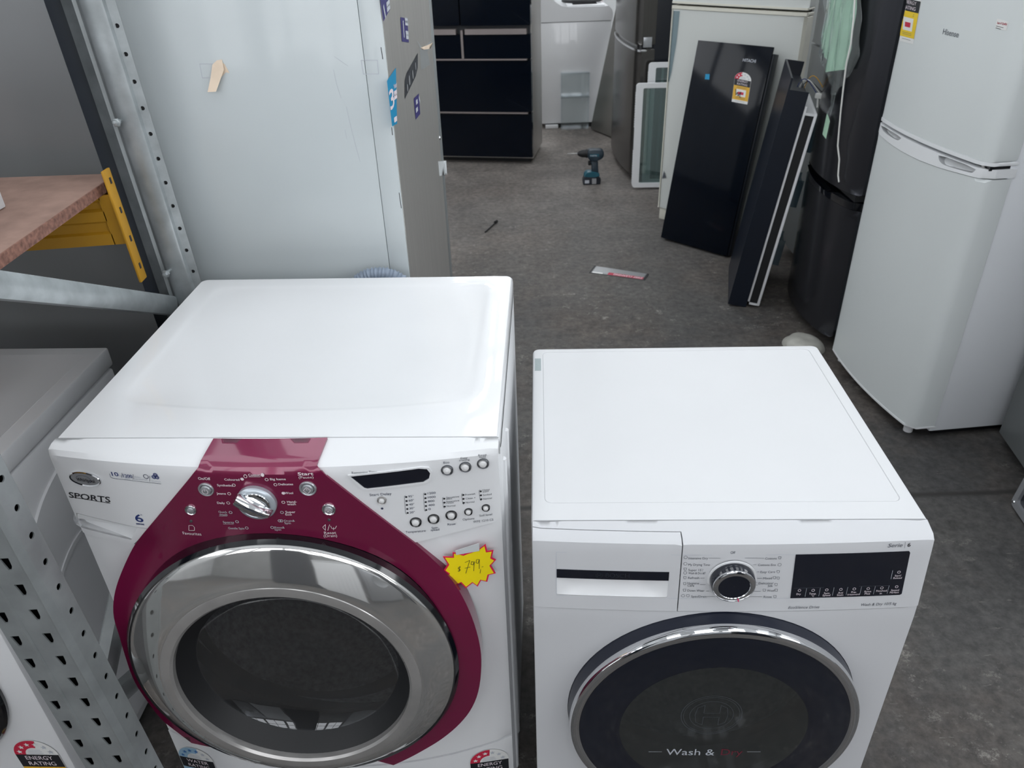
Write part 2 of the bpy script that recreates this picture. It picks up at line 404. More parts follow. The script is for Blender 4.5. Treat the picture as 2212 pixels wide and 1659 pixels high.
class MB:
    def __init__(self): self.bm = bmesh.new(); self.mats = []

    def mi(self, m):
        if m not in self.mats: self.mats.append(m)
        return self.mats.index(m)

    def faces(self, V, F, m):
        i = self.mi(m); vs = [self.bm.verts.new(v) for v in V]; out = []
        for f in F:
            try:
                x = self.bm.faces.new([vs[k] for k in f]); x.material_index = i; out.append(x)
            except ValueError: pass
        return vs, out

    def merge(self, tmp, m, M=None):
        tmp.verts.ensure_lookup_table(); tmp.verts.index_update()
        V = [(M @ v.co) if M else v.co.copy() for v in tmp.verts]
        F = [[v.index for v in f.verts] for f in tmp.faces]
        tmp.free(); self.faces(V, F, m)

    def box(self, lo, hi, m, bev=0.0, M=None, seg=2):
        t = bmesh.new(); bmesh.ops.create_cube(t, size=1)
        for v in t.verts:
            v.co = Vector([(lo[i] + hi[i]) / 2 + v.co[i] * (hi[i] - lo[i]) for i in range(3)])
        if bev: bmesh.ops.bevel(t, geom=t.edges[:], offset=bev, segments=seg, affect='EDGES', profile=0.5)
        self.merge(t, m, M); return self

    def tube(self, pts, r, m, n=12, closed=False, cap=True, rf=None):
        pts = [Vector(p) for p in pts]; N = len(pts); rings = []
        for i, p in enumerate(pts):
            if closed: t = pts[(i + 1) % N] - pts[i - 1]
            else: t = pts[min(i + 1, N - 1)] - pts[max(i - 1, 0)]
            t.normalize()
            up = Vector((0, 0, 1)) if abs(t.z) < 0.9 else Vector((0, 1, 0))
            a = t.cross(up).normalized(); b = a.cross(t)
            rr = rf(i) if rf else r
            rings.append([p + a * (rr * cos(2 * pi * k / n)) + b * (rr * sin(2 * pi * k / n)) for k in range(n)])
        self.loft(rings, m, True, cap and not closed, closed); return self

    def loft(self, rings, m, loop=True, cap=False, closed=False):
        n = len(rings[0]); V = [p for r in rings for p in r]; F = []
        R = len(rings)
        for i in range(R if closed else R - 1):
            for k in range(n if loop else n - 1):
                a = i * n + k; b = i * n + (k + 1) % n; j = (i + 1) % R
                F.append([a, b, j * n + (k + 1) % n, j * n + k])
        if cap: F.append(list(range(n))[::-1]); F.append([(R - 1) * n + k for k in range(n)])
        self.faces(V, F, m); return self

    def lathe(self, prof, m, c, ax='y', n=64, a0=0, a1=2 * pi):
        """prof: (radius, distance out along -y from centre c)"""
        full = abs(a1 - a0 - 2 * pi) < 1e-6
        cnt = n if full else n + 1; rings = []
        for pr in prof:
            r, d = pr[0], pr[1]; dz = pr[2] if len(pr) > 2 else 0.0
            ring = []
            for k in range(cnt):
                t = a0 + (a1 - a0) * k / n
                ring.append(Vector((c[0] + r * cos(t), c[1] - d, c[2] + dz + r * sin(t))) if ax == 'y' else Vector((c[0] + r * cos(t), c[1] + r * sin(t), c[2] + d)))
            rings.append(ring)
        self.loft(rings, m, full); return self

    def prism(self, outer, holes, y0, y1, m, ax='y', M=None, msi=None):
        """a plate: outline in (x,z), from depth y0 to y1"""
        V, F = fill2d(outer, holes)
        put = (lambda p, d: Vector((p[0], d, p[1]))) if ax == 'y' else ((lambda p, d: Vector((d, p[0], p[1]))) if ax == 'x' else (lambda p, d: Vector((p[0], p[1], d))))
        T = (lambda p: M @ p) if M else (lambda p: p)
        self.faces([T(put(p, y0)) for p in V], F, m); self.faces([T(put(p, y1)) for p in V], [f[::-1] for f in F], m)
        for l in [outer] + list(holes):
            n = len(l)
            self.faces([T(put(p, y0)) for p in l] + [T(put(p, y1)) for p in l], [[i, (i + 1) % n, n + (i + 1) % n, n + i] for i in range(n)], msi or m)
        return self

    def shell(self, S, outer, holes, off, th, m, step=0.03, rim=True):
        """a skin on surface S following outline (a,s), with its thickness turned inwards"""
        offf = off if callable(off) else (lambda a, s: off)
        V, F = fill2d(outer, holes, step)
        self.faces([S(p[0], p[1], offf(*p)) for p in V], F, m)
        if rim:
            for l in [outer] + list(holes):
                l = resample(l, step); n = len(l)
                self.faces([S(p[0], p[1], offf(*p)) for p in l] + [S(p[0], p[1], offf(*p) - th) for p in l],
                           [[i, (i + 1) % n, n + (i + 1) % n, n + i] for i in range(n)], m)
        return self

    def art(self, S, outer, off, m, holes=(), step=None):
        V, F = fill2d(outer, holes, step)
        offf = off if callable(off) else (lambda a, s: off)
        self.faces([S(p[0], p[1], offf(*p)) for p in V], F, m); return self

    def line(self, S, pts, w, off, m):
        for (a, b) in zip(pts[:-1], pts[1:]):
            d = (b[0] - a[0], b[1] - a[1]); l = hypot(*d) or 1; nx, ny = -d[1] / l * w / 2, d[0] / l * w / 2
            self.faces([S(a[0] + nx, a[1] + ny, off), S(a[0] - nx, a[1] - ny, off), S(b[0] - nx, b[1] - ny, off), S(b[0] + nx, b[1] + ny, off)], [[0, 1, 2, 3]], m)
        return self

    def text(self, S, s, a0, a1, sc, h, off, m, bold=False, italic=False, xf=None):
        """lettering between a0 and a1, centred on height sc, capital height h"""
        V, F = text_tris(s, bold, italic)
        x0 = min(v[0] for v in V); x1 = max(v[0] for v in V)
        offf = off if callable(off) else (lambda a, s: off)
        P = []
        for v in V:
            a = a0 + (v[0] - x0) / (x1 - x0) * (a1 - a0); b = sc + (v[1] - 0.345) / 0.69 * h
            if xf: a, b = xf(a, b)
            P.append(S(a, b, offf(a, b)))
        self.faces(P, F, m); return self

    def build(self, name, parent=None, label=None, smooth=True, ang=38):
        me = bpy.data.meshes.new(name)
        bmesh.ops.remove_doubles(self.bm, verts=self.bm.verts[:], dist=1e-6)
        bmesh.ops.recalc_face_normals(self.bm, faces=self.bm.faces[:])
        self.bm.to_mesh(me); self.bm.free()
        for m in self.mats: me.materials.append(m)
        if smooth:
            for p in me.polygons: p.use_smooth = True
            me.set_sharp_from_angle(angle=radians(ang))
        o = bpy.data.objects.new(name, me); COL.objects.link(o)
        if parent: o.parent = parent
        if label: o['label'] = label
        return o


class Art:
    """prints on a surface, laid out by where the photo shows them"""
    def __init__(self, fr, S, off, guess):
        self.fr, self.S, self.off, self.guess = fr, S, off, guess
        self.mb = MB(); self.lay = 0.0

    def o(self): return self.off + self.lay

    def p(self, u, v): return inv(self.fr, self.S, u, v, self.off, self.guess)

    def txt(self, s, uL, uR, v, hpx, m, bold=False, italic=False, slope=0.0, hm=None):
        uc = (uL + uR) / 2
        c = self.p(uc, v); e = self.p(uR, v); e0 = self.p(uL, v); t = self.p(uc, v - hpx / 2); b = self.p(uc, v + hpx / 2)
        half = abs(e[0] - e0[0]) / 2
        h = hm if hm else abs(t[1] - b[1])
        xf = (lambda a, q: (a, q + slope * (a - c[0]))) if slope else None
        self.mb.text(self.S, s, c[0] - half, c[0] + half, c[1], h, self.o(), m, bold, italic, xf)

    def poly(self, pts, m, smooth=0):
        q = [self.p(*x) for x in pts]
        if smooth: q = smooth_poly(q, smooth)
        self.mb.art(self.S, q, self.o(), m)

    def dot(self, u, v, r, m, n=16): self.mb.art(self.S, circ(self.p(u, v), r, n), self.o(), m)

    def ring(self, u, v, r, w, m, n=24):
        c = self.p(u, v); self.mb.art(self.S, circ(c, r, n), self.o(), m, [circ(c, r - w, n)])

    def ln(self, pts, w, m): self.mb.line(self.S, [self.p(*x) for x in pts], w, self.o(), m)


def star(c, r, n=5, k=0.42, rot=pi / 2):
    return [(c[0] + (r if i % 2 == 0 else r * k) * cos(rot + pi * i / n), c[1] + (r if i % 2 == 0 else r * k) * sin(rot + pi * i / n)) for i in range(2 * n)]


def quadmap(S, c, off):
    """c: (a,s) of bottom-left, bottom-right, top-right, top-left -> a map of the unit square onto the surface"""
    def f(x, y, o=0.0):
        a = (c[0][0] * (1 - x) + c[1][0] * x) * (1 - y) + (c[3][0] * (1 - x) + c[2][0] * x) * y
        s = (c[0][1] * (1 - x) + c[1][1] * x) * (1 - y) + (c[3][1] * (1 - x) + c[2][1] * x) * y
        return S(a, s, off + o)
    return f


def rating_label(parent, f, stars, kind='energy', label=None, handmark=False):
    """arch-topped rating sticker, 1 wide x 2.1 tall, drawn in the unit square of map f"""
    H = 2.1
    g = lambda x, y, o=0.0: f(x, y / H, o)
    red, yel, inks, st = (PAPERR, PAPERY if kind != 'ochre' else PAPERO, INKW, PAPERW) if kind != 'water' else (PAPERBL, PAPERBL, INKW, STARBL)
    b = MB(); e = 0.0004
    arch = [(0, 0), (1, 0), (1, 1.6)] + circ((0.5, 1.6), 0.5, 24, 0, pi)[1:]
    b.art(g, arch, 0, PAPERW, step=.11)
    a1 = pi - (pi - 0.35) * stars / 6.0
    b.art(g, circ((.5, 1.6), .49, 20, a1, pi) + circ((.5, 1.6), .24, 20, a1, pi)[::-1], e, red, step=.11)
    for i in range(6):
        t = pi - 0.28 - i * (pi - 0.56) / 5
        b.art(g, star((.5 + .365 * cos(t), 1.6 + .365 * sin(t)), .072), 2 * e, st if t > a1 - .1 else INKP)
    for k in range(3): b.line(g, [(.36 - .02 * k, 1.76 - .055 * k), (.64 + .02 * k, 1.76 - .055 * k)], .018, e, INKP)
    b.art(g, [(0.01, 1.16), (.99, 1.16), (.99, 1.6), (.01, 1.6)], e, INKD, step=.11)
    b.text(g, 'ENERGY' if kind != 'water' else 'WATER', .2, .82, 1.49, .13, 2 * e, INKW)
    b.text(g, 'RATING', .2, .82, 1.29, .13, 2 * e, INKW)
    b.art(g, [(0.01, .2), (.99, .2), (.99, 1.16), (.01, 1.16)], e, yel, step=.11)
    b.art(g, [(0.2, .45), (.8, .45), (.8, .93), (.2, .93)], 2 * e, PAPERW, step=.11)
    b.art(g, [(0.33, .58), (.67, .58), (.67, .76), (.33, .76)], 3 * e, red, step=.11)
    for yy in (1.08, 1.02, .36, .3, .12): b.line(g, [(.2, yy), (.8, yy)], .014, 2 * e, INKG)
    if handmark:
        b.line(g, [(.16, .9), (.22, .5), (.3, .72), (.36, .45), (.5, .78), (.46, .4), (.56, .42)], .04, 4 * e, INKD)
    return b.build(('energy' if kind != 'water' else 'water') + '_rating_sticker', parent, label, smooth=False)


def copy_tree(o, M, label=None):
    c = o.copy(); COL.objects.link(c); c.matrix_world = M
    if label: c['label'] = label
    for ch in list(o.children):
        d = ch.copy(); COL.objects.link(d); d.parent = c
        for g in ch.children:
            k = g.copy(); COL.objects.link(k); k.parent = d
    return c


# ================================================================== the room
def struct(name, mb, **k):
    o = mb.build(name, smooth=False); o['kind'] = 'structure'; return o


X0, X1, Y0, Y1, ZC = -4.2, 4.6, -4.5, 10.5, 4.6
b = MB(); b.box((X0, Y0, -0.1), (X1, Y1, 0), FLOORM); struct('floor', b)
sp = [(-3.6, -1.9), (-1.6, .1), (.4, 2.1), (2.4, 4.1), (4.4, 6.1), (6.4, 8.1)]
for nm, xw, xo, k in (('wall_left', X0 - .15, X0, 80), ('wall_right', X1, X1 + .15, 90)):
    b = MB(); b.prism([(Y0 - .1, -.1), (Y1 + .1, -.1), (Y1 + .1, ZC + .1), (Y0 - .1, ZC + .1)], [[(a_, 2.6), (c_, 2.6), (c_, 4.2), (a_, 4.2)] for a_, c_ in sp], xw, xo, WALLM, 'x')
    struct(nm, b)
    for i, (a_, c_) in enumerate(sp):
        b = MB(); b.box((xw + .06, a_, 2.6), (xw + .09, c_, 4.2), FILLS if k == 80 else FILLR); struct('window_%d' % (i + k), b)  # glowing panes added high up as side fill light, no known windows
fpan = [(-4.0, -2.9), (-2.75, -1.65), (-1.5, -.4), (-.25, .85), (1.0, 2.1), (2.25, 3.35), (3.5, 4.4)]
b = MB(); b.prism([(X0 - .15, -.1), (X1 + .15, -.1), (X1 + .15, ZC + .1), (X0 - .15, ZC + .1)],
                  [[(x0, 1.7), (x1, 1.7), (x1, 4.1), (x0, 4.1)] for x0, x1 in fpan], Y0 - .15, Y0, WALLF)
struct('wall_front', b)
for i, (x0, x1) in enumerate(fpan):
    b = MB(); b.box((x0, Y0 - .07, 1.7), (x1, Y0 - .05, 4.1), WINF)
    for z in (2.3, 2.9, 3.5): b.box((x0, Y0 - .05, z - .02), (x1, Y0 - .02, z + .02), GREYF2)
    b.box(((x0 + x1) / 2 - .015, Y0 - .05, 1.7), ((x0 + x1) / 2 + .015, Y0 - .02, 4.1), GREYF2)
    struct('window_%d' % (i + 40), b)
# far wall with a band of panes high up
pan = [(-2.9, -1.9), (-0.95, 0.0), (0.12, 0.55), (0.8, 1.7), (2.4, 3.4)]
b = MB(); b.prism([(X0 - .15, -.1), (X1 + .15, -.1), (X1 + .15, ZC + .1), (X0 - .15, ZC + .1)],
                  [[(x0, 3.1), (x1, 3.1), (x1, 4.3), (x0, 4.3)] for x0, x1 in pan], Y1, Y1 + .15, WALLM)
struct('wall_back', b)
for i, (x0, x1) in enumerate(pan):
    b = MB(); b.box((x0, Y1 + .05, 3.1), (x1, Y1 + .07, 4.3), WINLT)
    b.box((x0, Y1 + .02, 3.66), (x1, Y1 + .05, 3.72), GREYF)
    struct('window_%d' % (i + 1), b)
# roof of sheets, every second bay translucent
strips = [(-2.2, -1.3), (-0.5, 0.4), (1.2, 2.1), (2.9, 3.8)]
hl = [[(x0, y0), (x1, y0), (x1, y0 + 3.0), (x0, y0 + 3.0)] for x0, x1 in strips for y0 in (-1.1, 2.4, 5.9)]
hl = [h for h in hl if not (h[0][0] == -0.5 and h[0][1] == 5.9)] + [[(-.5, 5.9), (.4, 5.9), (.4, 6.7), (-.5, 6.7)]]
clear = [[(x0, y0), (x1, y0), (x1, y1), (x0, y1)] for x0, x1 in ((-.66, -.50), (-.335, -.24), (-.20, -.15)) for y0, y1 in ((8.05, 9.1), (7.15, 7.65))] + [[(-.45, 9.45), (-.15, 9.45), (-.15, 10.1), (-.45, 10.1)]]
b = MB(); b.prism([(X0 - .15, Y0 - .15), (X1 + .15, Y0 - .15), (X1 + .15, Y1 + .15), (X0 - .15, Y1 + .15)], hl + clear, ZC, ZC + .08, CEILM, 'z')
struct('ceiling', b)
for i, h in enumerate(hl):
    b = MB(); b.box((h[0][0], h[0][1], ZC + .03), (h[2][0], h[2][1], ZC + .05), ROOFLT)
    struct('window_%d' % (i + 10), b)
for i, h in enumerate(clear):
    b = MB(); b.box((h[0][0], h[0][1], ZC + .03), (h[2][0], h[2][1], ZC + .05), CLEARLT)
    struct('window_%d' % (i + 60), b)


# ================================================================== front loaders: common pieces
def push_button(parent, S, a, s, off, R, ringm, capm, cap_k=0.62, name='button', label=None, h=0.004, icon=None):
    c = S(a, s, off); b = MB()
    b.lathe([(R, -.001), (R, .0015), (R * .93, .0028), (R * .80, .0022), (R * (cap_k + .06), .0006)], ringm, c, n=28)
    rc = R * cap_k
    b.lathe([(rc + .0006, -.001), (rc, .0025), (rc * .88, h), (rc * .5, h + .0009), (0.0001, h + .0012)], capm, c, n=28)
    if icon:
        T = lambda x, y, o=0: Vector((c.x + x, c.y - h - .0016, c.z + y))
        if icon == 'power':
            b.art(T, circ((0, -.0005), .0046, 20, pi / 2 + .5, 2.5 * pi - .5) + circ((0, -.0005), .0038, 20, pi / 2 + .5, 2.5 * pi - .5)[::-1], 0, INKW)
            b.line(T, [(0, .005), (0, .0005)], .0008, 0, INKW)
        elif icon == 'start':
            b.line(T, [(0, .006), (.0055, 0), (0, -.006), (-.0055, 0), (0, .006)], .0008, 0, INKW); b.line(T, [(0, .004), (0, 0)], .0008, 0, INKW)
        elif icon == 'reset':
            b.art(T, circ((0, 0), .005, 20), 0, INKW, [circ((0, 0), .0044, 20)])
            b.line(T, [(-.0025, -.0025), (.0025, .0025)], .0007, 0, INKW); b.line(T, [(-.0025, .0025), (.0025, -.0025)], .0007, 0, INKW)
    return b.build(name, parent, label)


# ================================================================== the burgundy-fronted washer
FA = Fr(-.7071, .9511, -.055)
WA, DA, TOPA = .686, .6225, .978


def bowA(a):
    t = (a - WA / 2) / (WA / 2); f = .034 * (1 - t * t)
    d = max(0.0, min(a, WA - a)); r = .009
    return f - ((r - sqrt(max(0, r * r - (r - d) ** 2))) if d < r else 0)


def SA(a, s, off=0.0):
    t = (a - WA / 2) / (WA / 2)
    yf = -.004 - bowA(a)
    zc = .977 - .011 * (1 - min(1, t * t)); r = .011
    E = (yf, zc); Q = (.026, TOPA)
    L = hypot(Q[0] - E[0], Q[1] - E[1]) or 1e-6; d = ((Q[0] - E[0]) / L, (Q[1] - E[1]) / L)
    if s <= zc - r: y, z, n = yf, s, (-1.0, 0.0)
    else:
        k = s - (zc - r)
        if k < 2 * r:
            t2 = k / (2 * r)
            A0 = (E[0], E[1] - r); A2 = (E[0] + d[0] * r, E[1] + d[1] * r)
            y = (1 - t2) ** 2 * A0[0] + 2 * t2 * (1 - t2) * E[0] + t2 * t2 * A2[0]
            z = (1 - t2) ** 2 * A0[1] + 2 * t2 * (1 - t2) * E[1] + t2 * t2 * A2[1]
            th = t2 * (pi / 2 - atan2(d[1], d[0])); n = (-cos(th), sin(th))
        else:
            q = k - r; y, z = E[0] + d[0] * q, E[1] + d[1] * q; n = (-d[1], d[0])
    return Vector((a, y + n[0] * off, z + n[1] * off))


wash = thing('washing_machine', FA, 'white front-load washing machine with burgundy control panel, chrome door ring and yellow price tag', 'washing machine')
IA = lambda u, v, off=0.0, g=(.3, .8): inv(FA, SA, u, v, off, g)
# cabinet walls
plan = [(.010, .02), (.0, .035)] + [(0, y) for y in (.06, .3, .58)] + [(.012, DA - .004), (.03, DA)] + [(WA - .03, DA), (WA - .012, DA - .004)]
plan += [(WA, y) for y in (.58, .3, .06)] + [(WA, .035), (WA - .010, .02)]
b = MB()
b.loft([[Vector((x, y, z)) for x, y in plan] for z in (.02, .5, .952)], WSILK, loop=False)
b.box((.02, .05, .02), (WA - .02, DA - .02, .05), BLACKM)
for yy in (.055, .135):   # pressed ribs down the side
    b.tube([(WA - .001, yy + (.02 if z > .72 else 0), z) for z in (.1, .4, .7, .82, .9)], .006, WSILK, 8)
b.build('cabinet', wash)
for sx in (.06, WA - .06):
    for sy in (.06, DA - .06):
        b = MB(); b.lathe([(.0001, 0), (.022, 0), (.022, .012), (.01, .014), (.01, .03)], BLACKM, (sx, sy, 0), 'z', 16); b.build('foot', wash)
# top with shallow recess


def top_outline(x0, y0, x1, y1, r, bow=0.0, sharp=False):
    o = [p if p[1] > (y0 + y1) / 2 else (x0 if p[0] < (x0 + x1) / 2 else x1, y0) for p in rrect(x0, y0, x1, y1, r, 6)] if sharp else rrect(x0, y0, x1, y1, r, 6)
    o = [p for i, p in enumerate(o) if p != o[i - 1]]
    o = resample(o, .03)
    return [(x, y - bow * (1 - ((x - (x0 + x1) / 2) / ((x1 - x0) / 2)) ** 2) * max(0, 1 - (y - y0) / (.3 * (y1 - y0)))) for x, y in o]


b = MB()
o1 = top_outline(.001, .0265, WA - .001, DA - .002, .014, 0, True)
o0 = [(x, y) for x, y in o1]
o2 = [((x - WA / 2) * .988 + WA / 2, (y - .32) * .988 + .32 if y > .1 else y) for x, y in o1]
b.loft([[Vector((x, y, .945)) for x, y in o0], [Vector((x, y, .967)) for x, y in o0],
        [Vector(((x - WA / 2) * .996 + WA / 2, (y - .32) * .996 + .32 if y > .1 else y, .975)) for x, y in o0], [Vector((x, y, .978)) for x, y in o2]], WHITE)
r1 = top_outline(.042, .125, WA - .042, DA - .035, .03, .03)
r2 = top_outline(.062, .140, WA - .062, DA - .055, .022, .03)
nn = min(len(r1), len(r2))


def fit(l, n):
    # resample a closed loop to n points by length
    L = [0]
    for i in range(len(l)): L.append(L[-1] + hypot(l[(i + 1) % len(l)][0] - l[i][0], l[(i + 1) % len(l)][1] - l[i][1]))
    out = []
    j = 0
    for k in range(n):
        t = L[-1] * k / n
        while L[j + 1] < t: j += 1
        f = (t - L[j]) / ((L[j + 1] - L[j]) or 1); a, c = l[j], l[(j + 1) % len(l)]
        out.append((a[0] + (c[0] - a[0]) * f, a[1] + (c[1] - a[1]) * f))
    return out


r1, r2 = fit(r1, 90), fit(r2, 90)
V, F = fill2d(o2, [r1]); b.faces([Vector((x, y, .978)) for x, y in V], F, WHITE)
b.loft([[Vector((x, y, .978)) for x, y in r1], [Vector((x * .5 + X * .5, y * .5 + Y * .5, .9766)) for (x, y), (X, Y) in zip(r1, r2)], [Vector((x, y, .9742)) for x, y in r2]], WHITE)
V, F = fill2d(r2); b.faces([Vector((x, y, .9742)) for x, y in V], F, WHITE)
b.build('top_panel', wash)

# control panel
cb = [IA(139, 1113), IA(165, 1108), IA(297, 1139), IA(317, 1141)]
cr = [IA(893, 1173), IA(980, 1151), IA(1070, 1127), IA(1087, 1110)]
ctop = 1.026
midz = (cb[3][1] + cr[0][1]) / 2
out = [(.002, cb[0][1]), cb[1], cb[2], cb[3], (.30, midz), (.36, midz), cr[0], cr[1], cr[2], (WA - .002, cr[3][1])]


def slen(a):
    """s at which the slope reaches the seam"""
    lo, hi = .97, 1.08
    for _ in range(40):
        m = (lo + hi) / 2
        if SA(a, m).y < .0245: lo = m
        else: hi = m
    return lo


out += [(WA - .002 - k * (WA - .004) / 14, slen(WA - .002 - k * (WA - .004) / 14)) for k in range(15)]
panel = MB(); panel.shell(SA, out, [], 0.0, .012, WSILK, .0125); panel = panel.build('control_panel', wash, ang=30)
# handle of the detergent drawer
lip = [IA(149, 1139), IA(286, 1176)]
hb = [(.003, cb[0][1] - .0015), (cb[1][0], cb[1][1] - .002), (cb[2][0], cb[2][1] - .002), (cb[3][0] + .003, cb[3][1] - .002), (lip[1][0] + .002, lip[1][1]), (.003, lip[0][1])]
sc_t = [IA(160, 1109), IA(296, 1140.5)]; sc_b = [IA(283, 1167), IA(176, 1141), IA(163, 1133), IA(157, 1122)]
hole = sc_t + sc_b
b = MB(); b.shell(SA, hb, [hole], -.001, .004, WSILK, .012)
zt = max(p[1] for p in hole); zb = min(p[1] for p in hole)


def scoop(a, s):
    k = min(1, max(0, (s - zb) / (zt - zb))); return -.003 - .030 * k ** .8


b.shell(SA, hole, [], scoop, .004, WPLAST, .008, rim=False)
n = len(hole); hr = resample(hole, .008); n = len(hr)
b.faces([SA(p[0], p[1], -.001) for p in hr] + [SA(p[0], p[1], scoop(*p)) for p in hr], [[i, (i + 1) % n, n + (i + 1) % n, n + i] for i in range(n)], WPLAST)
drawer = b.build('detergent_drawer_handle', wash)

# door centre and radius, read off on the bowed front
DC = (.3275, .569); RD = .273; DY = -.077; NX, NZ = .039, .045     # door ring: its centre, radius, and the slight tilt of its plane
planeA = lambda a, s: DY + NX * (a - DC[0]) + NZ * (s - DC[1])
MD = Matrix.Translation((DC[0], DY, DC[1])) @ Matrix.Rotation(radians(2.2), 4, 'Z') @ Matrix.Rotation(radians(-2.6), 4, 'X')
# front skins
lowl, lowm, lowr = IA(347, 1577), IA(560, 1659), IA(1103, 1578)
zl = (lowl[1] + lowr[1]) / 2
dh = circ(DC, RD - .006, 72)
lowb = [(.002 + k * (WA - .004) / 12, zl - .055 * (1 - ((k - 6) / 6.0) ** 2)) for k in range(13)]
fp = lowb + [(WA - .002, cr[3][1] - .002), (cr[2][0], cr[2][1] - .002), (cr[1][0], cr[1][1] - .002), (cr[0][0], cr[0][1] - .002), (.36, midz - .002), (.30, midz - .002),
             (lip[1][0], lip[1][1] - .002), (.002, lip[0][1] - .002)]
b = MB(); b.shell(SA, fp, [dh], -.003, .012, WSILK, .022); b.build('front_panel', wash)
b = MB(); b.shell(SA, [(.002, .03), (WA - .002, .03)] + [(x, z - .003) for x, z in lowb[::-1]], [], -.001, .012, WSILK, .022)
b.build('kick_panel', wash)

# burgundy surround


def boff(a, s):
    w = min(1, max(0, (.815 - s) / .15)); w = w * w * (3 - 2 * w)
    return .0035 * (1 - w) + w * (SA(min(max(a, .03), WA - .03), s).y - planeA(a, s) - .014)


def IB(u, v):
    p = IA(u, v, .004)
    for _ in range(4): p = IA(u, v, boff(*p), p)
    return p


bt = [(461, 946), (707, 944), (684, 1004)]
pl = [IB(461, 947), IB(707, 945), IB(684, 1004), IB(893, 1172)]
right = [(955, 1228), (990, 1270), (1018, 1325), (1036, 1385), (1041, 1430), (1036, 1490), (1019, 1533), (990, 1568), (953, 1598), (918, 1619), (883, 1638), (850, 1653)]
left = [(414, 1605), (377, 1577), (348, 1554), (316, 1512), (288, 1470), (269, 1413), (254, 1360), (250, 1305), (255, 1262), (267, 1224), (288, 1180), (310, 1152)]


def soft(l):
    for _ in range(2): l = [l[0]] + [q for a, c in zip(l[:-1], l[1:]) for q in ((a[0] * .75 + c[0] * .25, a[1] * .75 + c[1] * .25), (a[0] * .25 + c[0] * .75, a[1] * .25 + c[1] * .75))] + [l[-1]]
    return l


rr_ = soft([IB(*p) for p in right]); ll_ = soft([IB(*p) for p in left])
bot = [(DC[0] + (RD + .0045) * cos(t), DC[1] + (RD + .0045) * sin(t)) for t in (-1.2, -1.35, -1.5, -1.65, -1.75, -1.9, -2.05, -2.2)]
arc = [rr_[-1]] + bot + [ll_[0]]
pl = pl + rr_ + bot + ll_ + [IB(428, 1010)]
dhole = circ(DC, RD + .0035, 80)
b = MB(); b.shell(SA, pl, [dhole], boff, .03, BURG, .011); surround = b.build('door_surround', wash, label='burgundy metallic control panel and door surround', ang=30)
# black seal ring between surround and door
c0 = Vector((0, .022, 0))
door = MB()
door.lathe([(RD + .0045, -.03), (RD + .0045, .012), (RD - .001, .0185), (RD - .008, .012), (RD - .012, -.03)], BLACKG, c0, n=96)
door.build('door_seal', wash).matrix_basis = MD
door = MB()
k = RD / .235; Z1 = -.006; Z2 = -.012
door.lathe([(RD - .009, 0), (RD - .0025, .010), (RD - .0025, .016), (RD - .0055, .0195), (RD - .011, .0220), (.214 * k, .0288, Z1), (.199 * k, .0362, Z2), (.188 * k, .0395, Z2), (.186 * k, .0395, Z2)], CHROMEW, c0, n=128)
dring = door.build('door', wash, label='chrome ring door with dark glass bowl'); dring.matrix_basis = MD
c1 = c0 + Vector((0, 0, Z2))
b = MB(); b.lathe([(.1865 * k, .038), (.1855 * k, .0408), (.182 * k, .0418), (.172 * k, .0418), (.1685 * k, .038), (.167 * k, .02)], CHROMED, c1, n=128)
b.build('inner_ring', dring, label='dull grey scratched inner ring')
b = MB(); b.lathe([(.1485 * k, -.002), (.142 * k, -.008), (.13 * k, -.0155), (.11 * k, -.0235), (.085 * k, -.030), (.055 * k, -.034), (.03 * k, -.0357), (.0002, -.0362)], DOORG, c1, n=96)
b.build('glass_bowl', dring)
b = MB(); b.lathe([(.1685 * k, .030), (.160 * k, .018), (.152 * k, .004), (.1475 * k, -.004)], BLACKM, c1, n=96)
b.lathe([(RD - .012, -.02), (RD - .02, -.10), (.20, -.10)], BLACKM, c0, n=64)
b.build('door_gasket', dring)
b = MB(); b.lathe([(.225, -.11), (.256, -.115), (.260, -.13), (.260, -.46), (.25, -.48), (.08, -.50), (.0002, -.485)], DRUM, (DC[0], DY, DC[1]), n=72)
b.build('drum', wash)

# printing and controls on the burgundy
A = Art(FA, SA, .0045, (.34, .88))
w = INKW
A.txt('On/Off', 428, 454, 1034, 5.5, w, True)
A.txt('Start', 643, 677, 1023.5, 6.6, w, True); A.txt('(Pause)', 645, 677, 1031, 5.4, w)
for s_, l, r_, v in (('Coloured', 484.5, 517, 1036), ('Cotton', 536, 562, 1026), ('Big Items', 583, 617, 1035), ('Synthetics', 469, 503, 1048.4), ('Delicates', 601, 633, 1046),
                     ('Jeans', 467.5, 487.5, 1066), ('Wool', 615, 633, 1065), ('Daily', 469, 485.5, 1086.4), ('Hand-', 620, 641, 1084), ('wash', 620, 639, 1089),
                     ('Super', 616.5, 638, 1106), ('Eco', 616.5, 630, 1111.3)):
    A.txt(s_, l, r_, v, 4.4, w, True)
for s_, l, r_, v in (('Quick', 472, 490.5, 1106), ('wash', 473.5, 491, 1111.3), ('Sports', 481.5, 505, 1128), ('Drain&', 614, 636.5, 1125), ('Spin', 614.5, 628, 1130),
                     ('Gentle Spin', 493, 527.5, 1141.2), ('Rinse&', 593, 614.5, 1139.5), ('Spin', 593, 607, 1144)):
    A.txt(s_, l, r_, v, 4.2, INKP)
A.ln([(473, 1114.6), (491, 1114.6)], .0006, INKP); A.ln([(482, 1132), (505, 1132)], .0006, INKP); A.ln([(537, 1030), (563, 1030)], .0005, w)
A.txt('Favourites', 395, 434, 1152.6, 6, w); A.txt('Reset', 700, 726, 1150.8, 5.6, w); A.txt('(Drain)', 699, 728, 1157.3, 5.6, w)
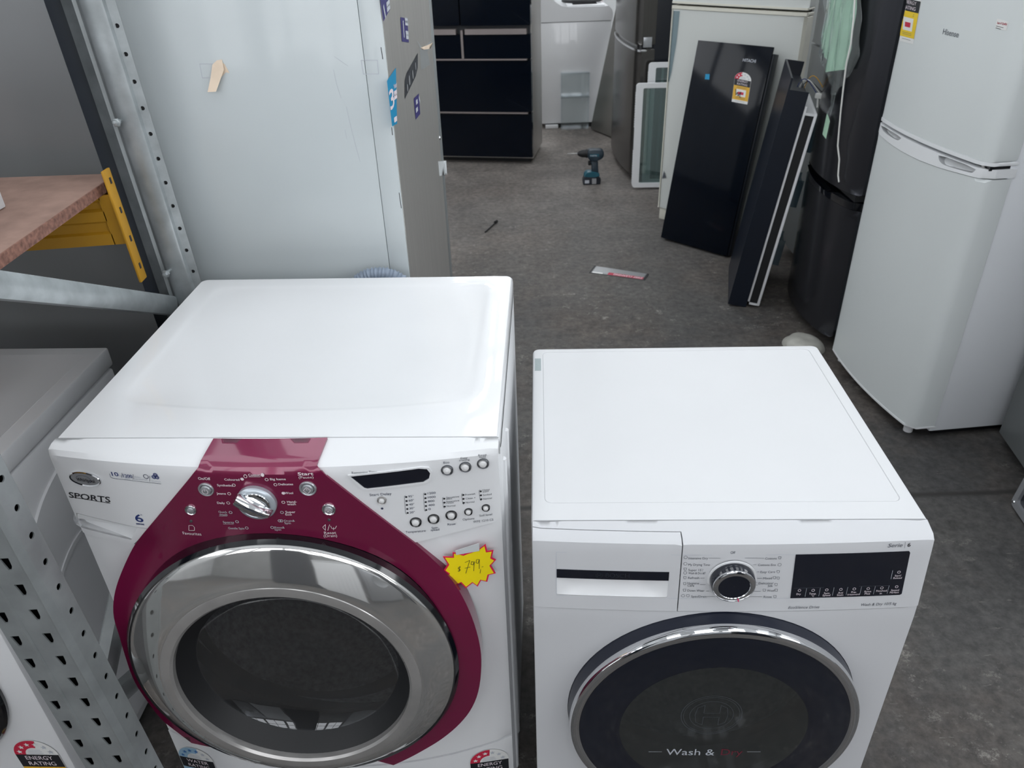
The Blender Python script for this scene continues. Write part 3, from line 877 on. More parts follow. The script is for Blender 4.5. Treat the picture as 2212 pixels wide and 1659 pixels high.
# little care symbols
for u, v in ((523, 1035), (567, 1026), (612, 1066 - .5)): A.dot(u, v, .0026, w)
for u, v in ((576, 1036), (595, 1047), (505, 1048), (495, 1066.5), (493, 1086.5), (498, 1107), (512, 1127), (612, 1085), (609, 1107), (608, 1125), (533, 1140.5), (588, 1139.5), (604, 1125), (530, 1029)):
    A.ring(u, v, .0027, .0008, INKP if v > 1100 else w)
for pts in ([(408, 1135), (416, 1135), (420, 1139), (420, 1146), (408, 1146), (408, 1135)], [(697, 1139), (703, 1133), (703, 1146), (697, 1139)], [(708, 1146), (712, 1133)],
            [(714, 1136), (717, 1142), (724, 1142), (727, 1136)], [(720.5, 1139), (720.5, 1145)]):
    A.ln(pts, .0007, w)
A.mb.build('panel_lettering', surround, smooth=False)
for u, v in ((412.6, 1126), (710.7, 1123.3)):
    q = IA(u, v, .004); bb = MB(); bb.lathe([(.0026, 0), (.0022, .0012), (.0001, .0018)], DKRING, SA(q[0], q[1], .0036), n=14); bb.build('indicator_lamp', surround)
for u, v, R, ic in ((444.4, 1059, .0118, 'power'), (664.3, 1057, .0128, 'start')):
    q = IA(u, v, .006); push_button(surround, SA, q[0], q[1], .0036, R, SATIN, SATIN, .66, icon=ic)
for u, v, R, ic in ((411.4, 1103, .0090, None), (709.8, 1101.7, .0108, 'reset')):
    q = IA(u, v, .006); push_button(surround, SA, q[0], q[1], .0036, R, CHROME, SATIN, .62, icon=ic)
# programme dial
q = IA(553.5, 1088, .009); kc = SA(q[0], q[1], .0036); kr = .0298
b = MB(); b.lathe([(kr, -.001), (kr, .006), (kr - .002, .0085), (kr - .006, .0095), (kr - .0075, .0085)], SILVRING, kc, n=56)
b.lathe([(kr - .0075, .0085), (kr - .0085, .0105), (kr - .011, .0112), (.010, .0116), (.0001, .0118)], CHROME, kc, n=56)
dial = b.build('program_dial', surround)
b = MB()
rows = []
for x, hw, h in ((-.031, .0062, .012), (-.029, .0072, .023), (-.01, .0078, .0265), (.012, .0072, .025), (.024, .0056, .021), (.0265, .0048, .010)):
    rows.append([Vector((x, -.010, -hw - .002)), Vector((x, -h + .003, -hw)), Vector((x, -h, -hw + .004)), Vector((x, -h, hw - .001)), Vector((x, -h + .002, hw)), Vector((x, -.010, hw + .001))])
Mk = Matrix.Translation(kc) @ Matrix.Rotation(radians(33), 4, 'Y')
b.loft([[Mk @ p for p in r] for r in rows], CHROME, True, True)
b.line(lambda x, y, o=0: Mk @ Vector((x, -.0268, y)), [(-.026, .004), (.02, .004)], .0012, 0, INKB)
b.build('dial_grip', dial)

# printing and controls on the white half
A = Art(FA, SA, .0006, (.55, .9))
n_ = INKG
A.txt('Remaining Time', 759.5, 814, 1020.3, 5, n_)
A.txt('Start Delay', 798, 846, 1067.8, 5.6, INKB)
A.txt('Eco', 958, 970.8, 999, 4.8, INKB)
A.txt('Easy', 995, 1010, 989.3, 4.4, n_); A.txt('ironing', 992, 1014.5, 993.6, 4.4, n_)
A.txt('Rinse', 1033, 1051, 982.7, 4.4, n_); A.txt('hold', 1035.4, 1048.8, 987.1, 4.4, n_)
A.txt('Temperature', 876, 919.5, 1148, 4.8, INKB); A.txt('Spin', 932, 946, 1140, 4.6, INKB); A.txt('speed', 930, 949, 1144.4, 4.6, INKB)
A.txt('Rinse', 966.7, 984, 1132.3, 4.6, INKB); A.txt('Options', 999.3, 1024.8, 1121, 4.6, n_); A.txt('Soil level', 1035.4, 1063, 1112.4, 4.6, n_)
A.txt('WFE 1210 CS', 1022, 1066, 1124.8, 4.6, n_)
for i, s_ in enumerate(('95°', '60°', '40°', '30°', '20°')):
    A.dot(877.5 + .75 * i, 1073.7 + 8.6 * i, .0017, INKD); A.txt(s_, 882 + .7 * i, 893.5 + .7 * i, 1072.2 + 8.6 * i, 4.4, INKB)
for i, s_ in enumerate(('1200', '1000', '800', '400', '0')):
    A.dot(918.5 + .55 * i, 1067.7 + 8.5 * i, .0017, INKD); A.txt(s_, 923.6 + .5 * i, (941, 941, 938.5, 938.8, 930.5)[i], 1065.2 + 8.6 * i, 4.4, INKB)
for u0, v0, rows_ in ((959.5, 1077.4, (('Sensitive', 'skin'), ('Intensive', 'rinse'), ('Normal',))), (1000.7, 1069.3, (('Prewash',), ('Clean +',), ('Normal',))), (1038.3, 1061.5, (('Heavy', 'soil'), ('Soiled',), ('Normal',)))):
    for i, t in enumerate(rows_):
        A.dot(u0 + .55 * i, v0 + 8.5 * i, .0017, INKD)
        for j, tt in enumerate(t):
            ln_ = len(tt) * 3.1
            A.txt(tt, u0 + 4.3 + .6 * i, u0 + 4.3 + ln_ + .6 * i, v0 + 8.5 * i + (-3.6 if len(t) == 2 else -1.6) + 3.6 * j, 3.7, n_)
for (u, v0, v1) in ((873.5, 1071.5, 1110), (914.5, 1065.5, 1104), (955.5, 1075, 1097.5), (997, 1067, 1089), (1034.6, 1059, 1081)):
    A.ln([(u + 2.4, v0 - 1.2), (u, v0 + 1), (u + 2.6, v1 - 1), (u + 5.2, v1 + .8)], .0005, n_)
A.dot(825.4, 1098.6, .0020, INKB)
A.mb.build('button_lettering', panel, smooth=False)
# left end: weight, spin, badge words
A = Art(FA, SA, .0006, (.2, .88))
A.txt('10', 241, 255, 1024.2, 8.0, INKBL, True); A.txt('kg', 256, 262, 1027, 4, INKP); A.txt('1200', 266, 285, 1028.5, 6.6, INKBL, True); A.txt('rpm', 271, 280, 1033.6, 3.4, INKP)
A.txt('Anti-', 289.5, 305, 1031, 3.6, INKP); A.txt('bacterial', 289.5, 317, 1035.4, 3.6, INKP)
A.ln([(263.5, 1021.5), (263.5, 1032)], .0006, INKB); A.ln([(287.5, 1024.5), (287.5, 1036)], .0006, INKB); A.ln([(323.2, 1028.5), (323.2, 1040)], .0006, INKB)
A.ln([(236.5, 1023.5), (239, 1031), (245, 1033.5), (348, 1045.5)], .0007, INKB)
A.ring(315, 1029.5, .0042, .0009, INKB); A.txt('Woolmark', 327, 347, 1039.8, 3.2, INKP)
for du, dv in ((-3.4, 2.2), (3.4, 2.6), (0, -2.4)): A.ring(335.5 + du * .9, 1028.5 + dv, .0036, .0013, INKBL); A.ring(335.5 + du * .9, 1028.5 + dv, .0018, .0008, INKBL)
A.txt('SPORTS', 149, 236, 1074.5, 11.5, INKD, True, True); A.ln([(150, 1073), (238, 1087.4)], .0012, INKD)
A.txt('6', 291.5, 308, 1119.5, 15.5, INKBL, True); A.txt('th', 303.5, 306.6, 1112, 2.8, INKBL); A.txt('sense', 294, 311, 1131.5, 4.6, INKBL, True)
A.mb.build('feature_lettering', panel, smooth=False)
# oval badge
q = IA(182.8, 1036, .003); c = SA(q[0], q[1], 0); b = MB()
Bm = lambda x, y, o=0.0: SA(q[0] + x, q[1] + y, .0015 + o)
ell = lambda rx, rz, n=40: [(rx * cos(2 * pi * i / n), rz * sin(2 * pi * i / n)) for i in range(n)]
b.loft([[Bm(x, y, o) for x, y in ell(rx, rz)] for rx, rz, o in ((.0270, .0138, -.002), (.0270, .0138, .001), (.0258, .0126, .0022), (.0240, .0110, .0012))], CHROME)
b.art(Bm, ell(.0241, .0111), .0010, SATIN)
b.text(Bm, 'Whirlpool', -.0145, .0165, -.0012, .0062, .0016, INKD, True)
b.art(Bm, [(.010 * cos(t) * 1.3 - .002, .0075 * sin(t)) for t in [i * pi / 16 - 1.1 for i in range(20)]] + [(.0094 * cos(t) * 1.3 - .002, .0070 * sin(t)) for t in [i * pi / 16 - 1.1 for i in range(20)]][::-1], .0016, INKB)
b.build('badge', panel, label='oval chrome badge with dark script')
# display window
dp = [(755.5, 1028.8), (800, 1024), (860, 1017.3), (905, 1011.5)] + [(922.5, 1012.6), (929.4, 1021.5), (926.5, 1033.5), (914.5, 1041)] + [(860, 1048), (793.5, 1055.6), (787, 1054)]
q = [IA(u, v, .001, (.5, .93)) for u, v in dp]
cx = sum(p[0] for p in q) / len(q); cz = sum(p[1] for p in q) / len(q)
big = [(p[0] + (.0028 if p[0] > cx else -.0028), p[1] + (.0024 if p[1] > cz else -.0024)) for p in q]
b = MB(); b.shell(SA, big, [q], .0022, .003, WHITE, .02); b.art(SA, q, .0007, NAVYG, step=.02)
b.build('display_window', panel, label='dark blank display window')
for u, v, R, rm in ((965.4, 1018, .0092, DKRING), (1004.5, 1011.2, .0092, DKRING), (1043, 1003.7, .0092, DKRING), (897.5, 1130.3, .0093, BLACKG), (936, 1123.3, .0093, BLACKG), (974.4, 1115.3, .0091, BLACKG),
                    (1011.5, 1107.5, .0066, BLACKG), (1049.2, 1099, .0066, BLACKG), (824, 1083, .0072, CHROMED)):
    q = IA(u, v, .003, (.55, .9)); push_button(panel, SA, q[0], q[1], 0, R, rm, PEARL, .62)
# rating stickers low on the front


def sticker(parent, fr, S, off, px, g, **k):
    c = [inv(fr, S, u, v, off, g) for u, v in px]
    return rating_label(parent, quadmap(S, c, off), **k)


def sticker_from_top(parent, fr, S, off, centre_px, width, g, rot=0.0, **k):
    """centre_px: the middle of the black band"""
    c = inv(fr, S, centre_px[0], centre_px[1], off, g)
    f = lambda x, y, o=0.0: S(c[0] + (x - .5) * width * cos(rot) - (y * 2.1 - 1.38) * width * sin(rot), c[1] + (y * 2.1 - 1.38) * width * cos(rot) + (x - .5) * width * sin(rot), off + o)
    return rating_label(parent, f, **k)


kick = [c for c in wash.children if c.name.startswith('kick_panel')][0]
sticker_from_top(kick, FA, SA, .0006, (1058, 1655), .076, (.62, .25), stars=3.5, label='red and white star rating sticker low on the right')
sticker_from_top(kick, FA, SA, .0006, (428, 1650), .076, (.1, .25), stars=4, kind='water', label='pale blue water rating sticker low on the left')

# the price card taped beside the door
cr6 = lambda x, y: (640 + x / 4.096, 920 + y / 4.096)
pts = [(1297, 1157), (1385, 1160), (1383, 1120), (1428, 1128), (1475, 1140), (1520, 1122), (1545, 1116), (1590, 1098), (1622, 1088), (1675, 1047), (1690, 1108), (1745, 1100), (1730, 1165), (1768, 1185), (1722, 1235), (1765, 1305), (1705, 1320), (1690, 1380), (1635, 1368), (1605, 1422),
       (1560, 1390), (1500, 1437), (1455, 1390), (1390, 1418), (1380, 1365), (1307, 1378), (1345, 1310), (1303, 1280), (1340, 1225)]
TO = .009
q = [IA(*cr6(x, y), TO, (.6, .8)) for x, y in pts]
cx = sum(p[0] for p in q) / len(q); cz = sum(p[1] for p in q) / len(q)
qi = [(cx + (p[0] - cx) * .925, cz + (p[1] - cz) * .925) for p in q]
pt0 = SA(cx, cz, TO); FT = Fr(0, 0, 0); FT.M = FA.M @ Matrix.Translation(pt0)
tagroot = thing('price_tag', FT, 'yellow starburst price card edged in red, hand-marked $799, taped to the burgundy washer', 'price tag')
ST = lambda a, s, o=0.0: SA(a, s, TO + o) - pt0
b = MB(); b.shell(ST, q, [], 0.0, .0012, STARR, .03); b.art(ST, qi, .0004, STARY, step=.03); card = b.build('card', tagroot, smooth=False)
A = Art(FA, lambda a, s, o=0.0: SA(a, s, TO + .0008 + o), 0, (.6, .8))
A.mb = MB(); A.S2 = None


def pen(strokes, w):
    b = MB()
    for st in strokes:
        pp = [IA(*cr6(x, y), TO + .0008, (.6, .8)) for x, y in st]
        b.line(lambda a, s, o=0.0: ST(a, s, .0008), pp, w, 0, INKD)
    return b


pen([[(1455, 1250), (1436, 1252), (1432, 1264), (1450, 1270), (1448, 1282), (1428, 1284)], [(1448, 1240), (1440, 1290)],
     [(1492, 1210), (1535, 1190), (1520, 1240), (1500, 1305)], [(1490, 1260), (1540, 1250)],
     [(1570, 1205), (1552, 1200), (1545, 1225), (1565, 1230), (1575, 1200), (1570, 1285)], [(1615, 1182), (1596, 1182), (1590, 1212), (1610, 1216), (1620, 1180), (1618, 1265)],
     [(1632, 1268), (1626, 1305)], [(1640, 1250), (1655, 1244)]], .0008).build('handwritten_price', card, smooth=False)
tp = [cr6(*p) for p in ((1410, 1090), (1620, 1018), (1622, 1095), (1416, 1132))]
tq = [IA(u, v, .008, (.6, .83)) for u, v in tp]
b = MB(); b.shell(lambda a, s, o=0.0: ST(a, s, o), tq, [], lambda a, s: .0016 + .004 * max(0, min(1, (s - cz - .03) / .03)), .0008, TAPEW, .01); b.build('tape', tagroot)


# ================================================================== the white washer-dryer on the right
FB = Fr(.0221, .8919, -.0462)
WB, DB, TOPB = .598, .5485, .848


def SB(a, s, off=0.0):
    t = (a - WB / 2) / (WB / 2); f = .010 * (1 - min(1, t * t))
    d = max(0.0, min(a, WB - a)); r = .007
    if d < r: f -= r - sqrt(max(0, r * r - (r - d) ** 2))
    yf = -.030 - f - (.11 * (.838 - s) if s > .70 else .0152 - .02 * (.70 - s) * 0)
    zc = .8405; r = .010
    if s > zc - r: yf = -.030 - f - .11 * (.838 - (zc - r))
    E = (yf, zc); Q = (.004, TOPB)
    L = hypot(Q[0] - E[0], Q[1] - E[1]); d = ((Q[0] - E[0]) / L, (Q[1] - E[1]) / L)
    if s <= zc - r: y, z, n = yf, s, (-1.0, 0.0)
    else:
        k = s - (zc - r)
        if k < 2 * r:
            t2 = k / (2 * r); A0 = (E[0], E[1] - r); A2 = (E[0] + d[0] * r, E[1] + d[1] * r)
            y = (1 - t2) ** 2 * A0[0] + 2 * t2 * (1 - t2) * E[0] + t2 * t2 * A2[0]
            z = (1 - t2) ** 2 * A0[1] + 2 * t2 * (1 - t2) * E[1] + t2 * t2 * A2[1]
            th = t2 * (pi / 2 - atan2(d[1], d[0])); n = (-cos(th), sin(th))
        else:
            q = k - r; y, z = E[0] + d[0] * q, E[1] + d[1] * q; n = (-d[1], d[0])
    return Vector((a, y + n[0] * off, z + n[1] * off))


IBo = lambda u, v, off=0.0, g=(.3, .75): inv(FB, SB, u, v, off, g)
dry = thing('washer_dryer', FB, 'plain white front-load washer dryer with black display and dark round door, on the right', 'washing machine')
b = MB()
plan = [(.010, .0)] + [(.0, .012)] + [(0, .3), (0, DB - .01), (.008, DB), (WB - .008, DB), (WB, DB - .01), (WB, .3), (WB, .012), (WB - .010, .0)]
b.loft([[Vector((x, y, z)) for x, y in plan] for z in (.02, .5, .82)], WSILKB, loop=False)
b.box((.02, .03, .02), (WB - .02, DB - .02, .05), BLACKM)
b.build('cabinet', dry)
for sx in (.05, WB - .05):
    for sy in (.05, DB - .05):
        b = MB(); b.lathe([(.0001, 0), (.02, 0), (.02, .012), (.008, .014), (.008, .03)], BLACKM, (sx, sy, 0), 'z', 16); b.build('foot', dry)
# lid
b = MB()
o1 = [p if p[1] > .2 else ((0, .0055) if p[0] < .3 else (WB, .0055)) for p in rrect(.0, .0055, WB, DB, .012, 5)]
o1 = resample([p for i, p in enumerate(o1) if p != o1[i - 1]], .04)
sc = lambda l, k: [((x - WB / 2) * (1 - 2 * k / WB) + WB / 2, (y - .28) * (1 - 2 * k / DB) + .28 if y > .08 else y) for x, y in l]
b.loft([[Vector((x, y, .822)) for x, y in o1], [Vector((x, y, .842)) for x, y in o1], [Vector((x, y, .8465)) for x, y in sc(o1, .002)], [Vector((x, y, .848)) for x, y in sc(o1, .006)]], WHITEB)
og = rrect(.020, .045, WB - .022, DB - .016, .012, 5)
oi = rrect(.0218, .0468, WB - .0238, DB - .0178, .0105, 5)
V, F = fill2d(sc(o1, .006), [og]); b.faces([Vector((x, y, .848)) for x, y in V], F, WHITEB)
b.loft([[Vector((x, y, .848)) for x, y in og], [Vector((x, y, .8465)) for x, y in [((p[0] + q[0]) / 2, (p[1] + q[1]) / 2) for p, q in zip(og, oi)]], [Vector((x, y, .8476)) for x, y in oi]], WHITEB)
V, F = fill2d(oi); b.faces([Vector((x, y, .8476)) for x, y in V], F, WHITEB)
lid = b.build('lid', dry)
b = MB(); b.prism([(.004, .455), (.017, .455), (.017, .505), (.004, .505)], [], .8481, .8484, FILM, 'z'); b.build('clear_tape', lid)

# fascia and drawer
fz = IBo(1983, 1306)[1]; fz2 = IBo(1467, 1322)[1]; fz0 = (fz + fz2) / 2
xd = IBo(1473, 1200)[0]; zd = IBo(1473, 1149)[1]; g = .0009


def slB(a):
    lo, hi = .84, .92
    for _ in range(40):
        m = (lo + hi) / 2
        if SB(a, m).y < .0035: lo = m
        else: hi = m
    return lo


top = [(WB - .002 - k * (WB - .004) / 12, slB(WB - .002 - k * (WB - .004) / 12)) for k in range(13)]
rec = [IBo(1473, 1197.5), IBo(1473, 1293)]
dispo = [(1718.8, 1197.5), (1966.6, 1190), (1946.6, 1283), (1706.8, 1292.8)]
dq = [IBo(*p) for p in dispo]
dz1 = (dq[0][1] + dq[1][1]) / 2; dz0 = (dq[2][1] + dq[3][1]) / 2
b = MB(); b.shell(SB, [(xd + g, fz0), (WB - .002, fz0)] + top + [(.002, zd + g), (xd + g, zd + g)], [], 0, .012, WSILKB, .012)
fas = b.build('control_fascia', dry, ang=30)
zt_, zb_ = dz1, dz0
hx0, hx1 = IBo(1201.7, 1235)[0], IBo(1445, 1240)[0]
sh0, sh1 = IBo(1202, 1229), IBo(1446, 1254.5)
stz1, stz0 = IBo(1320, 1232.5)[1], IBo(1320, 1250.5)[1]
scz0 = zb_ + .0012
tub = rrect(hx0, scz0, hx1, stz0, .003, 3)
b = MB(); b.shell(SB, [(.002, fz0), (xd - g, fz0), (xd - g, zd - g), (.002, zd - g)], [tub], 0.0004, .012, WSILKB, .012)


def scB(a, s):
    e = min(1, max(0, min(a - hx0, hx1 - a) / .040)); k = min(1, max(0, (s - scz0) / (stz0 - scz0)))
    return -.018 * e * k ** .6


b.shell(SB, tub, [], scB, .0, WPLAST, .006, rim=False)
tr = resample(tub, .006); n = len(tr)
b.faces([SB(p[0], p[1], .0004) for p in tr] + [SB(p[0], p[1], scB(*p)) for p in tr], [[i, (i + 1) % n, n + (i + 1) % n, n + i] for i in range(n)], WPLAST)
dra = b.build('detergent_drawer', dry, ang=30)
b = MB(); b.shell(SB, [(hx0 + .0005, stz0), (hx1, stz0), (hx1, stz1), (hx0 + .0005, stz1)], [], .0014, .006, NAVYG, .03)
strip = b.build('handle_strip', dra, label='black gloss handle strip with dark lettering')
A = Art(FB, SB, .0018, (.1, .77))
A.txt('BOSCH', 1308, 1360, 1243.3, 9, BLACKGREY, True); A.ring(1294, 1242.7, .0058, .0008, BLACKGREY); A.ring(1294, 1242.7, .0042, .0006, BLACKGREY)
A.ln([(1291, 1242.7), (1297, 1242.7)], .0012, BLACKGREY); A.ln([(1291.4, 1239), (1291.4, 1246)], .0009, BLACKGREY); A.ln([(1296.6, 1239), (1296.6, 1246)], .0009, BLACKGREY)
A.mb.build('strip_lettering', strip, smooth=False)
# hairline frame across drawer and fascia
b = MB()
for (x0, x1, par) in ((hx0, xd - g, 'd'),):
    b.line(SB, [(hx0, zb_ + .0003), (hx0, zt_), (xd - g, zt_)], .0007, .0007, INKP); b.line(SB, [(hx0, zb_), (xd - g, zb_)], .0007, .0007, INKP)
b.build('drawer_frame_line', dra, smooth=False)
A = Art(FB, SB, .0006, (.35, .77)); d_ = INKG
A.mb.line(SB, [(xd + g, zt_), (dq[0][0], zt_)], .0007, .0006, INKP); A.mb.line(SB, [(xd + g, zb_), (dq[3][0], zb_)], .0007, .0006, INKP)
A.txt('Off', 1578, 1588.5, 1193.7, 5.4, d_)
for s_, l, r_, v in (('Intensive Dry', 1487.5, 1529.6, 1206), ('My Drying Time', 1487, 1533.8, 1220), ("Super 15'/", 1487, 1519, 1231.5), ("Wash & Dry 60'", 1487, 1524, 1238.2), ('Refresh', 1486.4, 1510.5, 1248.4), ('Hygiene', 1485, 1510, 1259.9),
                     ('Care', 1485, 1499.6, 1265), ('Down Wear', 1485, 1521.7, 1275.8), ('Spin/Drain', 1493, 1526.8, 1288.7), ('Cottons', 1653, 1678, 1206.3), ('Cottons Eco', 1637.5, 1676, 1220.3), ('Easy Care', 1643, 1674.5, 1235.5), ('Mixed', 1648.7, 1667.5, 1249.2),
                     ('Delicates/', 1639, 1670.6, 1260), ('Silk', 1658.5, 1669.7, 1265.7), ('Wool', 1657, 1673, 1275.8), ('Rinse', 1649.5, 1667, 1289.3)):
    A.txt(s_, l, r_, v, 4.6, d_)
for u, v in ((1481, 1204), (1480.5, 1218), (1480, 1237.5), (1684, 1220), (1475.5, 1287)): A.ring(u, v, .0028, .0005, d_)
for u, v in ((1480, 1229.5), (1479.5, 1248), (1479, 1261), (1478.5, 1275), (1684.5, 1205), (1681, 1235), (1673, 1248), (1681, 1249), (1676.5, 1263), (1651, 1275), (1677, 1275), (1486, 1287), (1674, 1289)):
    A.ln([(u - 3, v - 2.5), (u + 3, v - 2.5), (u + 2, v + 2.5), (u - 2, v + 2.5), (u - 3, v - 2.5)], .0005, d_)
for a_, c_ in (((1532, 1206), (1556, 1206)), ((1513, 1249), (1522, 1249)), ((1512, 1263), (1524, 1263)), ((1525, 1277), (1532, 1277)), ((1528, 1289), (1546, 1289)), ((1609, 1205.5), (1650, 1206)), ((1627, 1220), (1634, 1220)),
               ((1635, 1235.5), (1640, 1235.5)), ((1636, 1249.5), (1646, 1249.5)), ((1632, 1264), (1637, 1264)), ((1627, 1277.5), (1643, 1277.5)), ((1612, 1289), (1646, 1289))):
    A.ln([a_, c_], .0005, d_)
A.txt('Serie', 1918.5, 1950, 1178, 8, d_, False, True); A.ln([(1956, 1171), (1954, 1184)], .0005, d_); A.txt('6', 1961, 1967.4, 1177, 8, INKD, True)
A.txt('EcoSilence Drive', 1703, 1770, 1311.8, 5.6, d_, False, True); A.txt('Wash & Dry 10/5 kg', 1860.6, 1936.8, 1305, 5.6, d_, False, True)
A.mb.build('fascia_lettering', fas, smooth=False)
# display
b = MB(); zz0, zz1 = dz0, dz1
dout = [(dq[3][0], zz0), (dq[2][0] - .002, zz0), (dq[2][0] + .0005, zz0 + .002), (dq[1][0], zz1 - .003), (dq[1][0] - .002, zz1), (dq[0][0], zz1)]
b.shell(SB, dout, [], .0007, .004, NAVYG, .02); dis = b.build('display', fas, label='black glass touch display')
A = Art(FB, SB, .0012, (.5, .77))
for s_, l, r_, v in (('Dry', 1720.5, 1730, 1283.3), ('Temp.', 1748, 1763.5, 1282.3), ('°C', 1752.5, 1758.5, 1287.2), ('Spin', 1780, 1792, 1281.4), ('Speed', 1777, 1793.5, 1285.9), ('Anti', 1810.5, 1821, 1280.4), ('Stain', 1808, 1821.5, 1285.2), ('Pre-', 1839, 1850, 1279),
                     ('treatment', 1830.5, 1857, 1283.8), ('Rinse', 1867.5, 1882, 1277.6), ('Plus', 1868, 1879.5, 1282.4), ('Finished', 1893, 1915.5, 1276.2), ('in', 1900.5, 1905, 1281.6), ('Speed', 1925, 1942, 1274.7), ('Perfect', 1922.5, 1941.5, 1279.6), ('Start/', 1933, 1947, 1243.4), ('Reload', 1930, 1948, 1248.5)):
    A.txt(s_, l, r_, v, 3.8, INKW)
for u, v in ((1727, 1275.5), (1756.5, 1275.3), (1786, 1274.3), (1816.5, 1273.3), (1845.5, 1272.3), (1875.5, 1271.5), (1905, 1270), (1937, 1267.5), (1942, 1236)): A.ring(u, v, .0024, .0006, INKW)
for i in range(7): A.ln([(1742.5 + 29.7 * i, 1271 - .95 * i), (1739 + 29.5 * i, 1289 - 1.1 * i)], .0004, INKP)
A.ln([(1928.5, 1232), (1924.5, 1251)], .0005, INKP); A.ln([(1715, 1271), (1922, 1264.5)], .0003, INKG)
A.mb.build('display_lettering', dis, smooth=False)
# dial
q = IBo(1581, 1250.5, .0); kc = SB(q[0], q[1], 0); kr = .0335
b = MB(); b.lathe([(kr + .003, -.001), (kr + .003, .0008), (kr + .001, .0012), (kr, .001)], WPLAST, kc, n=64)
b.lathe([(kr, .001), (kr - .0005, .012), (kr - .002, .014)], NAVYG, kc, n=64)
dl = b.build('program_dial', fas)
b = MB(); b.lathe([(kr - .002, .0135), (kr - .0022, .0165), (kr - .0045, .018), (kr - .0095, .0178), (kr - .0102, .0165)], CHROME, kc, n=72)
b.line(lambda x, y, o=0: Vector((kc.x + x, kc.y - .0184, kc.z + y)), [(.0078, -.0232), (.0095, -.0295)], .0016, 0, INKPK)
b.build('chrome_ring', dl)
b = MB(); b.lathe([(kr - .0098, .0165), (kr - .014, .0160), (.0001, .0158)], NAVYG, kc, n=48); b.build('dial_face', dl)

# body front and door
OD = .032
e1 = IBo(1230, 1563, OD, (.1, .4)); e2 = IBo(1853, 1558, OD, (.5, .4)); tp_ = IBo(1541, 1360.5, OD, (.3, .65))
RB = (e2[0] - e1[0]) / 2; CB = ((e1[0] + e2[0]) / 2, tp_[1] - RB)
y0 = SB(CB[0], CB[1]).y; c0 = Vector((CB[0], y0, CB[1]))
b = MB(); b.shell(SB, [(.002, .03), (WB - .002, .03), (WB - .002, fz0 - .0022), (.002, fz0 - .0022)], [circ(CB, RB + .002, 80)], -.0015, .014, WSILKB, .02); b.build('front_panel', dry)
b = MB(); b.lathe([(RB + .0026, -.03), (RB + .0005, .004), (RB - .001, .010), (RB - .001, OD - .014)], NAVYS, c0, n=128)
bd = b.build('door', dry, label='dark round door with chrome rim')
b = MB(); b.lathe([(RB - .002, OD - .016), (RB - .0002, OD - .012), (RB - .0002, OD - .005), (RB - .002, OD), (RB - .006, OD + .0025), (RB - .014, OD + .002), (RB - .0165, OD)], CHROME, c0, n=144); b.build('chrome_rim', bd)
rw = RB * .645
b = MB(); b.lathe([(RB - .0163, OD + .0005), (RB - .025, OD + .001), (rw + .01, OD + .0015), (rw + .001, OD + .0012)], NAVYG, c0, n=128); b.build('black_glass_band', bd)
b = MB(); b.lathe([(rw + .0012, OD + .0014), (rw * .6, OD + .0018), (.0002, OD + .002)], DOORGB, c0, n=96); b.build('window_pane', bd)
b = MB(); b.lathe([(rw + .006, OD - .002), (rw - .004, OD - .02), (rw - .012, -.03), (rw - .03, -.06), (rw * .55, -.075), (.0002, -.08)], CLEARB, c0, n=72); b.build('inner_bowl', bd)
b = MB(); b.lathe([(RB - .01, -.03), (RB - .03, -.045), (RB - .05, -.06), (RB - .05, -.08)], BLACKM, c0, n=64); b.build('door_gasket', bd)
b = MB(); b.lathe([(.19, -.085), (.228, -.09), (.232, -.12), (.232, -.42), (.08, -.46), (.0002, -.44)], DRUM, c0, n=64); b.build('drum', dry)
# door print
SW = lambda a, s, o=0.0: Vector((a, y0 - OD - .0022 - o, s))
A = Art(FB, SW, 0, (.3, .4))
A.txt('Wash &', 1439, 1543.7, 1624.7, 13, INKP); A.txt('Dry', 1557.8, 1604, 1624.7, 13, DUSKR); A.ln([(1401, 1624), (1430, 1624)], .0007, INKP); A.ln([(1614, 1624), (1643, 1624)], .0007, INKP)
ec = A.p(1537, 1545)
for r, wd in ((.050, .0006), (.046, .0004), (.036, .0005)): A.mb.art(SW, circ(ec, r, 56), 0, INKG, [circ(ec, r - wd, 56)])
for sx in (-1, 1):
    A.mb.line(SW, [(ec[0] + sx * .013, ec[1] - .005), (ec[0] + sx * .013, ec[1] - .026), (ec[0] + sx * .024, ec[1] - .019), (ec[0] + sx * .027, ec[1]), (ec[0] + sx * .024, ec[1] + .019), (ec[0] + sx * .013, ec[1] + .026), (ec[0] + sx * .013, ec[1] + .005)], .0005, 0, INKG)
for sy in (-1, 1): A.mb.line(SW, [(ec[0] - .013, ec[1] + sy * .005), (ec[0] + .013, ec[1] + sy * .005)], .0005, 0, INKG)
A.mb.build('door_lettering', bd, smooth=False)


# ================================================================== the washer under the rack
FL = Fr(-1.525, .983, -.055)
WL, DL = .6, .56
lw = thing('washing_machine', FL, 'white washing machine under the galvanised rack, partly hidden behind the slotted post', 'washing machine')
b = MB()
b.box((0, .0, .03), (WL, DL, .80), WSILK, .006)
b.build('cabinet', lw)
b = MB(); b.box((-.001, -.002, .806), (WL + .003, DL + .003, .85), WHITE, .005)
b.prism(rrect(.03, .03, WL - .03, DL - .03, .01), [], .8502, .8508, WHITEB, 'z'); b.build('lid', lw)
